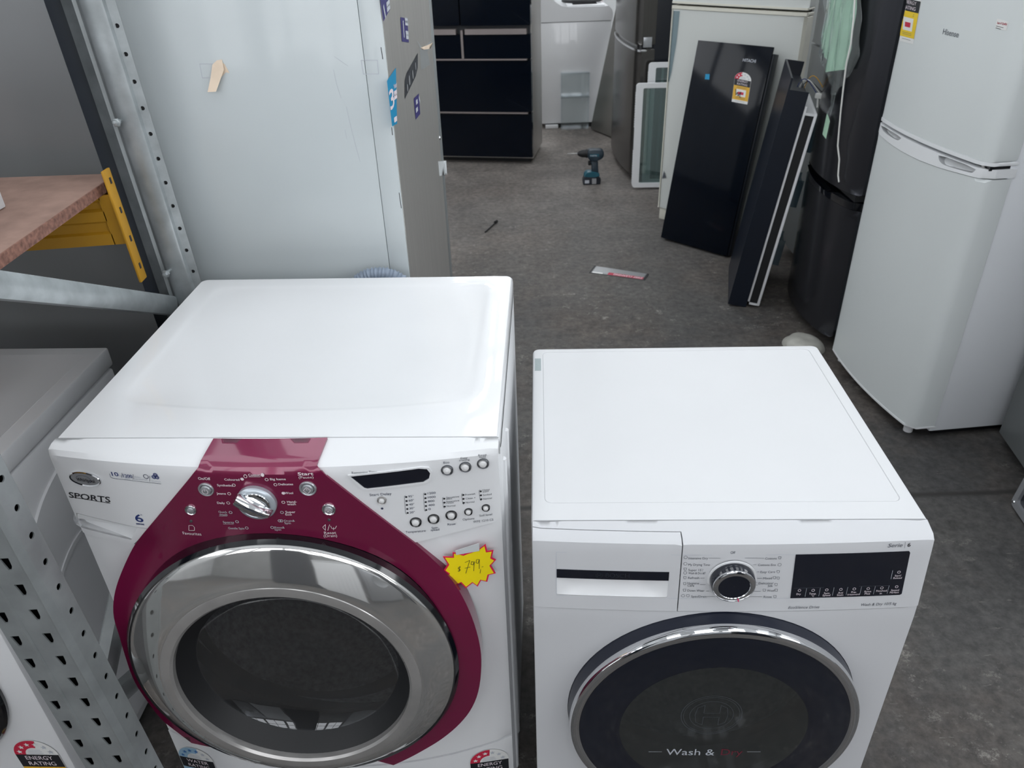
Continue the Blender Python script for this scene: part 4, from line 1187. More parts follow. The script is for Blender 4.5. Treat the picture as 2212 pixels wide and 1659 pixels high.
# pressed panel on the side
b = MB(); SX = lambda a, s, o=0.0: Vector((WL + o, a, s))
out = smooth_poly([(.02, .06), (DL - .03, .06), (DL - .03, .74), (.30, .74), (.18, .70), (.11, .62), (.08, .50), (.02, .44)], 3)
b.shell(SX, out, [], .006, .007, WSILK, .05)
b.shell(SX, circ((.26, .42), .16, 40), [circ((.26, .42), .150, 40)], .009, .004, WSILK, .04)
b.build('side_panel', lw)
b = MB(); cL = (WL - .27, 0, .42)
b.lathe([(.21, .0), (.212, .008), (.208, .014), (.20, .016)], BLACKG, cL, n=72); b.lathe([(.20, .016), (.196, .034), (.185, .040), (.165, .036), (.16, .02)], CHROME, cL, n=72)
dd = b.build('door', lw); b = MB(); b.lathe([(.162, .022), (.12, .03), (.0002, .034)], DOORG, cL, n=48); b.lathe([(.162, .012), (.0002, .01)], BLACKM, cL, n=48); b.build('glass', dd)
b = MB(); b.box((.02, -.008, .70), (WL - .02, .004, .80), WPLAST, .004); b.lathe([(.028, 0), (.027, .02), (.0001, .022)], CHROMED, (.35, -.008, .75), n=32); b.box((.43, -.0095, .725), (.56, -.007, .775), BLACKG); b.build('control_panel', lw)
SLf = lambda a, s, o=0.0: Vector((a, -.0015 - o, s))
c = inv(FL, SLf, 88, 1643, 0, (.5, .3)); f = lambda x, y, o=0.0: SLf(c[0] + (x - .5) * .094 * .97 - (y * 2.1 - 1.38) * .094 * .02, c[1] + (y * 2.1 - 1.38) * .094, o)
rating_label(lw, f, 3.9, 'ochre')
for sx in (.05, WL - .05):
    for sy in (.05, DL - .05):
        b = MB(); b.lathe([(.0001, 0), (.02, 0), (.02, .012), (.008, .014), (.008, .032)], BLACKM, (sx, sy, 0), 'z', 14); b.build('foot', lw)

# ================================================================== rack
RO = Vector((-.74, 1.18, 0)); FRK = Fr(RO.x + .042, RO.y, 0, .004, 0, radians(-2.2))
rk = thing('storage_rack', FRK, 'galvanised steel storage rack with slotted posts and yellow beams at left', 'rack')
R = lambda x, y, z: Vector((x, y, z)) - RO
RH = 2.3
# front post: slotted face, bevel, side with round holes
post = MB()
fw = .078
slots = []
slot = lambda cx, z: [(cx - .0065, z + .011), (cx + .0065, z + .011), (cx + .0055, z - .004), (cx + .002, z - .011), (cx - .002, z - .011)]
for i in range(2, 27):
    z = .05 * i
    slots += [slot(.013, z), slot(.061, z + .002)]
Mf = Matrix.Translation(R(-.768, .780, 0))
post.prism([(0, 0), (fw, 0), (fw, RH), (0, RH)], slots, 0, .0022, GALVD, M=Mf)
side = [(.0, 0), (.036, 0), (.036, RH), (0, RH)]
holes = [circ((.020, .025 + .05 * i), .0052, 12) for i in range(2, 27)]
Ms = Matrix.Translation(R(-.768 + fw + .010, .790, 0)) @ Matrix.Rotation(radians(86), 4, 'Z')
post.prism(side, holes, 0, .0022, GALVD, M=Ms)
# ridges, bends and the left flange
def strip_(mb, pts, m, z0, z1):
    mb.loft([[R(x, y, z0) for x, y in pts], [R(x, y, z1) for x, y in pts]], m, False)


strip_(post, [(-.690, .780), (-.6865, .7785), (-.683, .783), (-.680, .790)], GALVD, 0, RH)
strip_(post, [(-.7405, .7799), (-.7385, .7775), (-.7345, .7775), (-.7325, .7799)], GALVD, 0, RH)
strip_(post, [(-.768, .780), (-.768, .826), (-.760, .830)], GALVD, 0, RH)
strip_(post, [(-.6775, .826), (-.684, .832)], GALVD, 0, RH)
strip_(post, [(-.7665, .781), (-.7665, .832), (-.684, .832), (-.684, .826)], BLACKGREY, 0, RH)  # dark lining: shade inside the channel put into its colour
strip_(post, [(-.7665, .795), (-.688, .795)], BLACKM, 0, RH)  # black sheet added behind the slots, standing in for the shade inside
post.box(R(-.79, .76, 0), R(-.66, .85, .004), GALVD)
post.build('upright_post', rk)
# back post: open channel with a holed flange
post = MB()
strip_(post, [(-.790, 1.536), (-.7995, 1.612)], BLACKGREY, 0, RH)  # inside of the left flange, its shade painted as charcoal
strip_(post, [(-.7995, 1.612), (-.776, 1.608)], GALV, 0, RH)
strip_(post, [(-.776, 1.608), (-.770, 1.594), (-.764, 1.598), (-.757, 1.592)], GALVD, 0, RH)
strip_(post, [(-.757, 1.592), (-.7535, 1.590), (-.717, 1.590), (-.7135, 1.592), (-.711, 1.600)], GALV, 0, RH)
strip_(post, [(-.710, 1.608), (-.698, 1.611)], BLACKM, 0, RH)  # black backing added so the flange holes look shaded
Mh = Matrix.Translation(R(-.711, 1.600, 0)) @ Matrix.Rotation(radians(14), 4, 'Z')
post.prism([(0, 0), (.0165, 0), (.0165, RH), (0, RH)], [circ((.0065, .03 + .05 * i), .0042, 12) for i in range(16, 34)], 0, .002, GALV, M=Mh)
post.box(R(-.80, 1.53, 0), R(-.69, 1.615, .004), GALVD)
post.build('upright_post', rk)
for z0, z1 in ((.13, .17), ):
    pass


def brace(p, q, r, m):
    b = MB(); p, q = R(*p), R(*q); d = (q - p).normalized(); up = Vector((1, 0, 0)); a = d.cross(up).normalized()
    prof = [(-.013, -r), (.013, -r), (.017, -r * .6), (.017, r * .5), (.010, r), (-.010, r), (-.017, r * .5), (-.017, -r * .6)]
    L = (q - p).length
    rings = []
    for t, kx in ((0, .35), (.035 / L, 1), (1 - .035 / L, 1), (1, .35)):
        rings.append([p + d * (t * L) + up * (x * kx) - a * y for x, y in prof])
    b.loft(rings, m, True, True); return b.build('brace', rk)


brace((-.762, 1.588, .905), (-.742, .80, 1.337), .0205, GALV)
brace((-.745, .81, .50), (-.762, 1.585, .885), .016, GALVD)
brace((-.745, .81, .52), (-.762, 1.585, .10), .016, GALVD)
for px in ((-.752, 1.582, 1.312), (-.697, 1.596, 1.535), (-.690, .800, .43), (-.752, 1.58, .99)):
    b = MB(); c = R(*px); b.lathe([(.0001, .016), (.0055, .015), (.006, .010), (.0085, .009), (.0085, .004), (.004, .003), (.004, -.01)], BRASS if px[2] > 1.5 else GALV, c, n=6); b.build('bolt', rk)
# beams with their hooked end plates


def beam(y, name='beam'):
    b = MB()
    prof = [(0, 1.085), (0, 1.108), (.006, 1.112), (.006, 1.130), (0, 1.135), (0, 1.155), (.006, 1.160), (.006, 1.172), (0, 1.178), (.0, 1.187), (.042, 1.187), (.042, 1.085)]
    b.loft([[R(x, y + p[0], p[1]) for p in prof] for x in (-.806, -2.3)], YELL, True, True)
    o = b.build(name, rk, label='yellow painted beam')
    b = MB(); b.box(R(-.777, y - .016, 1.004), R(-.7715, y + .014, 1.238), YELL, .0015); b.box(R(-.808, y - .0, 1.085), R(-.775, y + .006, 1.187), YELL)
    for z in (1.03, 1.09, 1.15, 1.21): b.box(R(-.7720, y - .003, z), R(-.7705, y + .003, z + .012), BLACKGREY)
    b.build('end_plate', o)


beam(1.515)
beam(.80)
FS = Fr(-1.5, 1.2, 0, 1.188)
sh = thing('shelf_board', FS, 'reddish brown chipboard shelf resting on the yellow rack beam', 'shelf board')
b = MB(); b.box((-.8, -.41, 0), (.695, .40, .020), CHIP); b.build('board', sh, smooth=False)
b = MB(); b.box((.695, -.41, 0.0002), (.698, .40, .0198), CHIPE); b.build('raw_edge', sh, smooth=False)
FX = Fr(-1.02, 1.25, -.02, 1.209)
t = thing('white_box', FX, 'white lidded box standing on the chipboard shelf at the left edge', 'box')
b = MB(); b.box((-.25, -.22, 0), (.095, .152, .26), WHITEB, .003); b.build('carton', t)
b = MB(); b.box((-.25, -.22, .262), (.095, .152, .275), WHITEB, .003); b.build('lid', t)


# ================================================================== fridges
def front(Wd, bow, r, y0=0.0):
    def S(a, s, off=0.0):
        t = (a - Wd / 2) / (Wd / 2); f = bow * (1 - min(1, t * t)); d = max(0.0, min(a, Wd - a))
        if d < r: f -= r - sqrt(max(0, r * r - (r - d) ** 2))
        return Vector((a, y0 - f - off, s))
    return S


def fridge_door(S, Wd, z0, z1, th, m, parent, name='door', label=None, r=.006, step=.035):
    b = MB(); b.shell(S, rrect(.001, z0, Wd - .001, z1, r, 3), [], 0, th, m, step)
    return b.build(name, parent, label)


def body(parent, Wd, y0, D, H, m, z0=.03, plinth=BLACKM, gasket=True):
    b = MB(); b.box((.004, y0, z0), (Wd - .004, y0 + D, H), m, .004); b.build('cabinet', parent)
    if gasket:
        b = MB(); b.box((.012, y0 - .014, z0 + .03), (Wd - .012, y0, H - .02), GASK); b.build('door_gasket', parent)
    b = MB(); b.box((.03, y0 + .03, .0), (Wd - .03, y0 + D - .02, z0), plinth); b.build('base', parent)


# --- white top-mount fridge, right
FH = Fr(1.344, 2.815, radians(-85.2)); WH = .622
SH = front(WH, .03, .035)
hs = thing('fridge', FH, 'tall white top-freezer fridge with moulded double handle and energy rating sticker', 'fridge')
body(hs, WH, .074, .60, 1.76, FRSIDE)
IH_ = lambda u, v, g=(.3, .8): inv(FH, SH, u, v, 0, g)
zt = .978
ud = fridge_door(SH, WH, zt + .0055, 1.76, .06, FRW, hs, 'freezer_door', step=.02)
b = MB(); b.shell(SH, rrect(.0, zt - .006, WH, zt + .005, .003), [], .0015, .062, FRWT, .02); b.build('door_edge_trim', ud)
ztop = .9625
lowb = [(.0, .932), (.07, .9255), (.16, .9205), (.25, .9183), (.34, .9187), (.44, .9228), (.52, .9290), (.585, .9340), (WH, .9368)]
trim = [(.0, ztop)] + lowb + [(WH, ztop)]
sc1 = [(.035, ztop - .002), (.215, ztop - .002), (.198, .946), (.175, .9425), (.075, .944), (.052, .950)]
sc2 = [(.425, ztop - .002), (.588, ztop - .002), (.580, .945), (.56, .9415), (.47, .9360), (.445, .938), (.431, .946)]
b = MB(); b.shell(SH, [(.001, .055), (.004, .052), (WH - .004, .052), (WH - .001, .055), (WH - .001, lowb[-1][1] - .004)] + [(p[0], p[1] - .0018) for p in lowb[1:-1]][::-1] + [(.001, lowb[0][1] - .002)], [], 0, .06, FRW, .02); ld = b.build('fridge_door', hs)
b = MB(); b.shell(SH, trim, [smooth_poly(sc1, 1), smooth_poly(sc2, 1)], .002, .062, FRWT, .015)
for sc_ in (sc1, sc2):
    q = smooth_poly(sc_, 1); z1_, z0_ = max(p[1] for p in q), min(p[1] for p in q)
    ff = lambda a, s: -.004 - .026 * min(1, max(0, (s - z0_) / (z1_ - z0_))) ** .6
    b.shell(SH, q, [], ff, 0, FRWT, .01, rim=False); n = len(q)
    b.faces([SH(p[0], p[1], .002) for p in q] + [SH(p[0], p[1], ff(*p)) for p in q], [[i, (i + 1) % n, n + (i + 1) % n, n + i] for i in range(n)], FRWT)
b.build('moulded_handle', ld, label='white moulded handle strip with two finger scoops')
b = MB(); b.shell(SH, rrect(.0, .046, WH, .054, .002), [], .001, .06, FRWT, .03); b.build('door_edge_trim', ld)
b = MB(); b.box((WH - .09, .012, zt - .019), (WH - .006, .075, zt - .007), BLACKG); b.lathe([(.0001, 0), (.006, 0), (.006, .004), (.0001, .004)], CHROMED, (WH - .03, .01, zt - .013), n=10); b.build('hinge', hs)
sticker(ud, FH, SH, .0006, [(1943.4, 88), (1972.5, 95.5), (1995, -26), (1966, -36)], (.1, 1.3), stars=2.5, kind='energy')
A = Art(FH, SH, .0012, (.3, 1.3)); A.txt('Hisense', 2035.7, 2071.3, 71, 13, INKG, False); A.mb.build('logo_lettering', ud, smooth=False)
A = Art(FH, SH, .0008, (.5, 1.3)); A.poly([(2149.5, 60), (2174, 67), (2179, 47), (2154, 40)], PAPERW); A.lay = .0005
A.txt('Seal of Quality', 2154, 2176, 50.5, 5, INKR, True); A.ln([(2152, 56), (2168, 60)], .0012, INKD); A.ln([(2151, 60), (2162, 63)], .0012, INKD); A.mb.build('quality_sticker', ud, smooth=False)
for a in (.05, WH - .06):
    b = MB(); b.lathe([(.0001, 0), (.016, 0), (.016, .018), (.007, .02), (.007, .05)], WPLAST, (a, .035, 0), 'z', 14); b.build('foot', hs)

# --- black stainless fridge
FK = Fr(1.365, 3.44, radians(-91.2)); WK = .56
SK = front(WK, .045, .03)
ks = thing('fridge', FK, 'black stainless fridge with green papers in clear bag hanging on its door', 'fridge')
body(ks, WK, .08, .56, 1.76, BSTEEL)
fridge_door(SK, WK, .665, 1.76, .06, BSTEEL, ks, 'upper_door')
kl = fridge_door(SK, WK, .05, .605, .06, BSTEEL, ks, 'lower_door')
b = MB(); b.shell(SK, [(.0, .607), (WK, .607), (WK, .635), (WK * .72, .635), (WK * .66, .625), (0, .640)], [], .002, .05, BLACKG, .03); b.build('handle_recess', kl, label='black gloss finger grip')
b = MB(); b.box((.01, .0, .64), (WK - .01, .06, .663), BLACKM); b.build('hinge_gap', ks)
# papers in a clear bag, and a cable, hung on it
I_K = lambda u, v, off, g=(.3, 1.1): inv(FK, SK, u, v, off, g)


def hung(name, label, cat, polys, base_px):
    c = I_K(*base_px, .02); p0 = SK(c[0], c[1], .02); F = Fr(0, 0, 0); F.M = FK.M @ Matrix.Translation(p0)
    t = thing(name, F, label, cat)
    for pn, px, off, m, wav, lab in polys:
        q = [I_K(u, v, off) for u, v in px]
        Sx = lambda a, s, o=0.0: SK(a, s, o) - p0
        b = MB(); b.shell(Sx, q, [], lambda a, s: off + wav * (sin(a * 70 + s * 9) + .6 * sin(a * 130 - s * 17 + 2)), .0012, m, .016)
        b.build(pn, t, lab, ang=60)
    return t


hung('document_bag', 'clear plastic bag of pale green papers hanging on the black stainless fridge', 'document bag',
     [('paper', [(1790, -30), (1854, -30), (1849, 40), (1841, 105), (1827, 150), (1783, 156), (1786, 130), (1776, 74), (1787, 38)], .024, GREENP, .004, 'pale green printed papers'),
      ('paper', [(1787, 245), (1792, 262), (1784, 300), (1777, 290)], .012, GREENP, .001, 'small pale green card'),
      ('bag_film', [(1782, -32), (1862, -32), (1852, 120), (1836, 165), (1812, 190), (1806, 206), (1796, 203), (1788, 160), (1772, 90), (1778, 50)], .032, FILM, .005, None),
      ('bag_tail', [(1796, 202), (1808, 200), (1800, 232), (1792, 252), (1787, 246), (1793, 226)], .014, FILM, .003, None)], (1815, 100))
c = I_K(1815, 190, .03); p0 = SK(c[0], c[1], .03); F = Fr(0, 0, 0); F.M = FK.M @ Matrix.Translation(p0)
t = thing('power_cable', F, 'thin white cable dangling down the front of the black stainless fridge', 'cable')
b = MB(); pp = [I_K(u, v, .052) for u, v in ((1848, -30), (1844, 40), (1838, 95), (1827, 138), (1817, 185), (1807, 235), (1799, 280), (1793, 315), (1794, 345), (1790, 380), (1792, 394))]
b.tube([SK(q[0], q[1], .052 - .037 * min(1, max(0, (1.15 - q[1]) / .4))) - p0 for q in pp], .0032, CABLEW, 8); b.build('cable', t)

# --- mid grey fridge behind
FG = Fr(1.51, 4.02, radians(-90)); WG = .54
gf = thing('fridge', FG, 'plain dark grey fridge in shadow between the white and black stainless fridges', 'fridge')
SG = front(WG, .006, .01); body(gf, WG, .07, .5, 1.72, GREYF2)
fridge_door(SG, WG, .06, 1.05, .055, GREYF2, gf, 'lower_door'); fridge_door(SG, WG, 1.06, 1.72, .055, GREYF2, gf, 'upper_door')

# --- cream fridge at an angle
FC = Fr(.926, 4.557, radians(-44.3)); WC = .765
SC_ = front(WC, .004, .012)
cf = thing('fridge', FC, 'cream white fridge set at an angle behind the leaning black glass door', 'fridge')
body(cf, WC, .065, .58, 1.76, CREAM)
cl = fridge_door(SC_, WC, .075, 1.168, .058, CREAM, cf, 'lower_door'); cu_ = fridge_door(SC_, WC, 1.205, 1.76, .058, CREAM, cf, 'upper_door')
for z0, z1, p in ((1.170, 1.186, cl), (1.196, 1.206, cu_)):
    b = MB(); b.shell(SC_, rrect(.0, z0, WC, z1, .004), [], .004, .062, CREAMT, .05); b.build('door_edge_trim', p)
for a0, a1 in ((.0, .014), (WC - .014, WC)):
    b = MB(); b.shell(SC_, rrect(a0, .075, a1, 1.168, .004), [], .005, .06, CREAMT, .06); b.build('side_trim', cl)
b = MB(); b.shell(SC_, [(.02, 1.160), (.055, 1.160), (.048, 1.0), (.03, .85), (.018, .80)], [], .006, .01, CLEARB, .04); b.build('handle', cl, label='long pale teal grip')
b = MB(); b.art(SC_, [(.024, .255), (.05, .265), (.034, .305)], .0062, INKG); b.build('mark', cl, smooth=False)
b = MB(); b.box((.01, .01, .0), (WC - .01, .06, .072), CREAMT, .004); b.build('kickplate', cf)

# --- leaning black glass door
FD = Fr(.888, 4.208, radians(-46.3), .0125, radians(-11.3)); WD = .432
bd_ = thing('detached_door', FD, 'black glass fridge door with rating sticker leaning against the cream fridge', 'fridge door')
b = MB(); b.box((0, 0, 0), (WD, .012, 1.045), BLKDOOR, .0015); gl = b.build('glass_face', bd_)
b = MB(); b.box((.006, .012, .0), (WD + .006, .062, 1.015), BLKSIDE, .003); b.build('door_frame', bd_)
b = MB(); b.box((.03, .062, .04), (WD - .03, .075, .97), GASK, .004); b.build('door_gasket', bd_)
SDf = lambda a, s, o=0.0: Vector((a, -.0004 - o, s))
sticker(gl, FD, SDf, .0004, [(1580.5, 219.5), (1614.4, 226), (1625, 160), (1589, 153)], (.3, .8), stars=3, kind='ochre', handmark=True)
A = Art(FD, SDf, .0006, (.3, .9)); A.txt('HITACHI', 1604.5, 1633, 130.8, 6.5, INKP, True); A.mb.build('logo_lettering', gl, smooth=False)
A = Art(FD, SDf, .0006, (.2, .9)); A.poly([(1524, 160), (1533, 160), (1532, 172), (1522.5, 171)], STICKC); A.mb.build('blue_tape', gl, smooth=False)

# --- narrow door seen edge on
FE = Fr(1.165, 3.760, radians(-105.0), .012, radians(-7.4)); WE = .46
ed = thing('detached_door', FE, 'narrow black fridge door seen edge-on with white liner, wires at its top', 'fridge door')
b = MB(); b.box((0, 0, 0), (WE, .008, 1.03), BLKSIDE); b.box((WE - .008, 0.008, 0), (WE, .084, .985), BLKSIDE); b.box((0, .008, 0), (.008, .084, 1.03), BLKSIDE); b.box((.008, .076, 0), (WE - .008, .084, .97), BLKSIDE); b.box((.008, .008, 0), (WE - .008, .076, .972), BLACKGREY)
b.build('door_shell', ed, smooth=False)
b = MB(); b.box((.02, .085, .03), (WE - .004, .095, .93), WPLAST, .002); b.box((.03, .131, .015), (WE - .006, .143, .905), WPLAST, .002)
b.box((.03, .095, .895), (WE - .006, .131, .905), WPLAST); b.box((.03, .095, .015), (WE - .006, .131, .025), WPLAST); b.build('liner', ed, label='white plastic inner liner')
b = MB(); b.box((.03, .0955, .026), (WE - .009, .1305, .894), BLACKM); b.build('door_gasket', ed)
for z in (.12, .42, .68):
    b = MB(); x0, x1, y0_, y1_ = .03, .17, .144, .215
    for lo, hi in (((x0, y0_, z), (x1, y1_, z + .004)), ((x0, y1_ - .004, z), (x1, y1_, z + .11)), ((x0, y0_, z), (x0 + .004, y1_, z + .13)), ((x1 - .004, y0_, z), (x1, y1_, z + .13))): b.box(lo, hi, CLEARB)
    b.build('door_bin', ed, smooth=False)
b = MB()
for k, (mt, h) in enumerate(((INKBL, .05), (CABLEW, .045), (BLACKM, .035), (YELL, .055))):
    b.tube([Vector((WE - .16, .05, .96)) + Vector((.03 * t, .085 * t * t + .01 * k, h * sin(pi * t) + .004 * k)) for t in [i / 10 for i in range(11)]], .0018, mt, 6)
b.box((WE - .14, .128, .945), (WE - .12, .155, .965), CABLEW, .002); b.tube([(WE - .13, .15, .955), (WE - .12, .2, .962), (WE - .115, .225, .955)], .003, BLACKM, 6)
b.tube([(WE - .13, .14, .95), (WE - .125, .15, .91)], .004, CABLEW, 6)
b.build('wire_harness', ed)

# --- dark stainless fridge far right
FS_ = Fr(.853, 6.20, radians(-88.1)); WS = .905
SS = front(WS, .035, .03)
ds = thing('fridge', FS_, 'dark mirror-finish stainless fridge with black side, beyond the cream fridge', 'fridge')
body(ds, WS, .095, .56, 1.78, BLKSHEET)
fridge_door(SS, WS, .05, .862, .085, DSTEEL, ds, 'lower_door'); du = fridge_door(SS, WS, .885, 1.78, .085, DSTEEL, ds, 'upper_door')
b = MB(); b.shell(SS, rrect(WS * .3, .855, WS - .002, .884, .004), [], -.012, .05, BLACKG, .03); b.build('handle_recess', ds)
b = MB(); b.shell(SS, rrect(.0, .846, WS, .858, .004), [], .004, .03, CHROME, .03); b.build('handle_trim', ds)
b = MB(); b.box((WS - .001, .03, .872), (WS + .003, .085, .932), SATIN, .001); b.build('end_cap', du)

# --- two framed glass shelves


def glass_shelf(fr, w, h, label):
    t = thing('glass_shelf', fr, label, 'fridge shelf', 'framed glass fridge shelves')
    b = MB(); b.prism(rrect(0, 0, w, h, .02), [rrect(.045, .03, w - .045, h - .03, .008)], -.012, .012, WPLAST)
    for k in range(14): b.box((-.004, -.013, .03 + k * .016), (.006, -.004, .04 + k * .016), WPLAST); b.box((-.004, -.013, h - .27 + k * .016), (.006, -.004, h - .26 + k * .016), WPLAST)
    b.build('frame', t)
    b = MB(); b.box((.043, -.003, .028), (w - .043, .003, h - .028), SHELFG); b.build('glass', t)
    b = MB(); b.box((.085, .004, .03), (.10, .010, h - .03), WPLAST); b.build('rib', t)
    return t


glass_shelf(Fr(.862, 5.150, radians(-4), .014, radians(-3)), .36, .665, 'shorter white-framed glass fridge shelf standing in front of the other')
glass_shelf(Fr(.947, 5.225, radians(-2), .014, radians(-1.5)), .36, .775, 'taller white-framed glass fridge shelf standing behind the other')

# --- top loader seen from its side
FT_ = Fr(.315, 6.95, 0)
tl = thing('top_load_washer', FT_, 'white top-load washing machine at the far end of the aisle', 'washing machine')
b = MB(); b.box((0, 0, .035), (.615, .55, .845), WHITE, .008); b.build('cabinet', tl)
b = MB(); prof = [(.0, .848), (.618, .848), (.622, .90), (.61, .93), (.58, .955), (.27, .955), (.20, .965), (.15, .995), (.10, 1.04), (.07, 1.06), (.0, 1.06)]
b.prism(prof, [], -.003, .553, WHITE); tp_o = b.build('top_housing', tl, ang=25)
b = MB(); b.box((.25, .05, .956), (.56, .5, .962), WPLAST, .003); b.box((.30, .12, .958), (.5, .44, .970), BLACKM, .003); b.build('lid_opening', tl)
b = MB(); b.box((.06, .0, .0), (.56, .5, .034), BLACKM); b.build('base', tl)
b = MB(); b.box((.06, -.03, .0), (.17, .0, .03), WPLAST, .003); b.build('foot_cover', tl)
# things lying on it
F = Fr(.78, 7.15, .2, .971)
t = thing('rubber_seal', Fr(.70, 7.18, .2, .971), 'black rubber ring lying on top of the top-load washer', 'rubber ring')
b = MB(); b.tube([(.16 * cos(k * pi / 20), .13 * sin(k * pi / 20), .014) for k in range(40)], .014, BLACKM, 8, closed=True); b.build('ring', t)
t = thing('plastic_tub', Fr(.878, 7.42, 0, .957), 'small maroon tub beside the black ring on the top-load washer', 'tub')
b = MB(); b.lathe([(.0001, 0), (.03, 0), (.04, .07), (.037, .07), (.028, .004), (.0001, .004)], MAROON, (0, 0, 0), 'z', 20); b.build('tub', t)

# --- clear drawer standing on end, and leaning steel sheet
t = thing('clear_drawer', Fr(.508, 6.845, 0, .006, radians(-2.5)), 'clear plastic fridge drawers propped against the top-load washer', 'fridge drawer')
for z0, z1, nm in ((0, .268, 'lower_tray'), (.272, .458, 'upper_tray')):
    b = MB(); x1 = .236
    for lo, hi in (((0, .08, z0), (x1, .084, z1)), ((0, 0, z0), (.004, .08, z1)), ((x1 - .004, 0, z0), (x1, .08, z1)), ((0, 0, z0), (x1, .08, z0 + .004)), ((0, 0, z1 - .006), (x1, .08, z1))): b.box(lo, hi, CLEAR)
    b.box((-.006, -.004, z1 - .012), (x1 + .006, .004, z1), CLEAR); b.build(nm, t, smooth=False)
t = thing('steel_panel', Fr(.757, 6.825, radians(-65.2), .012, radians(-13)), 'grey stainless fridge door panel leaning between top-load washer and dark stainless fridge', 'door panel')
b = MB(); b.box((0, 0, 0), (.40, .012, 1.02), MSTEEL, .002); b.build('face', t); b = MB(); b.box((.004, .012, .004), (.396, .045, 1.016), BLACKM, .003); b.build('back_frame', t)

# --- black multi-drawer fridge
FM = Fr(-.52, 5.968, radians(-11.2)); WM = .752
SM = front(WM, .002, .004)
bm_ = thing('fridge', FM, 'black glass multi-drawer fridge with thin metal pulls at the far left of the aisle', 'fridge')
body(bm_, WM, .06, .46, 1.78, STEEL)
zs = [.055, .372, .738, .915, 1.78]; spl = .248
for nm, a0, a1, z0, z1 in (('drawer', 0, WM, zs[0], zs[1]), ('drawer', 0, WM, zs[1] + .012, zs[2]), ('drawer', 0, spl, zs[2] + .012, zs[3] - .008), ('drawer', spl + .02, WM, zs[2] + .012, zs[3] - .008), ('door', 0, spl, zs[3] + .05, zs[4]), ('door', spl + .006, WM, zs[3] + .05, zs[4])):
    b = MB(); b.shell(SM, rrect(a0 + .002, z0, a1 - .002, z1, .003), [], 0, .055, BLKDOOR, .2); dr = b.build(nm, bm_, smooth=False)
    if nm == 'drawer':
        b = MB(); hh = .036 if z1 > .8 else .011
        b.shell(SM, rrect(a0 + .016, z1 + .001, a1 - .03, z1 + hh, .002), [], .012, .05, ALU, .2); b.build('pull', dr, smooth=False)
b = MB(); b.shell(SM, rrect(spl + .002, zs[2] + .012, spl + .018, zs[3] + .02, .002), [], .004, .05, ALU, .2); b.build('divider', bm_, smooth=False)

# --- big pale fridge turned side-on, stickers on its door
FF = Fr(-.227, 1.650, radians(87)); WF, DF = .77, .56
SF_ = front(WF, .002, .004)
lf = thing('fridge', FF, 'large pale grey fridge turned side-on behind the burgundy washer, stickers on its steel door', 'fridge')
b = MB(); b.box((.0, .0452, .04), (WF, DF, 1.78), PANELG, .0015); cab = b.build('cabinet', lf)
b = MB(); b.box((0, .0006, .05), (WF - .075, .0444, 1.78), PANELG, .0015); fdr = b.build('door', lf)
b = MB(); b.box((.003, -.0008, .052), (WF - .078, .0012, 1.778), STEEL); b.build('steel_skin', fdr, smooth=False)
b = MB(); b.box((WF - .074, .0, .05), (WF - .012, .044, 1.78), GALVD, .003); b.build('edge_trim', fdr)
b = MB(); b.box((WF - .012, .004, .05), (WF, .046, 1.78), BLACKM); b.build('edge_seal', fdr)
b = MB(); b.box((.05, .06, 0), (WF - .05, DF - .03, .04), BLACKM); b.build('base', lf)
I_F = lambda u, v, off=.002, g=(.3, 1.3): inv(FF, SD_, u, v, off, g)
SD_ = lambda a, s, o=0.0: Vector((a, -.001 - o, s))
cr3 = lambda x, y: (700 + x / 5.183, y / 5.183)


def decal(name, px, m, lay=0.0, extra=None, label=None):
    q = [I_F(*cr3(x, y)) for x, y in px]; b = MB(); b.art(SD_, q, .0006 + lay, m)
    if extra: extra(b)
    return b.build(name, fdr, label, smooth=False)


def three(b):
    A = Art(FF, SD_, .0012, (.1, 1.2)); A.mb = b
    A.txt('3', *[cr3(x, 0)[0] for x in (733, 786)], cr3(0, 1105)[1], 45, INKW, True)
    A.txt('Year', *[cr3(x, 0)[0] for x in (778, 818)], cr3(0, 955)[1], 11, INKW, True)
    for y in (1040, 1080, 1335): A.ln([cr3(785, y + 12), cr3(816, y - 12)], .010, INKW)


decal('warranty_sticker', [(712, 905), (812, 757), (826, 1385), (770, 1415)], STICKC, 0, three, 'cyan sticker with a large white 3 Year')


def lines(px):
    def f(b):
        A = Art(FF, SD_, .0012, (.3, 1.3)); A.mb = b
        for p, q_ in px: A.ln([cr3(*p), cr3(*q_)], .010, INKP)
    return f


decal('feature_sticker', [(633, -30), (735, -30), (747, 105), (672, 240)], STICKP, 0, lines([((700, 60), (735, 20)), ((705, 110), (738, 65)), ((665, 60), (690, 200))]), 'purple sticker near the top')
decal('feature_sticker', [(863, 192), (940, 205), (957, 475), (880, 465)], STICKP, 0, lines([((905, 225), (938, 232)), ((908, 255), (940, 262)), ((915, 370), (945, 375)), ((918, 410), (948, 415)), ((885, 230), (898, 420))]), 'purple sticker with white lines')
decal('feature_sticker', [(1012, 1105), (1068, 1045), (1083, 1275), (1033, 1340)], STICKP, 0, lines([((1062, 1080), (1075, 1150)), ((1030, 1240), (1050, 1215)), ((1030, 1150), (1048, 1130))]), 'small purple sticker lower down')


def dots(b):
    A = Art(FF, SD_, .0012, (.3, 1.3)); A.mb = b
    for x, y, r in ((1025, 740, .0085), (995, 835, .010), (957, 900, .011), (935, 985, .0085)):
        A.mb.art(SD_, circ(A.p(*cr3(x, y)), r, 20), .0012, SATIN)


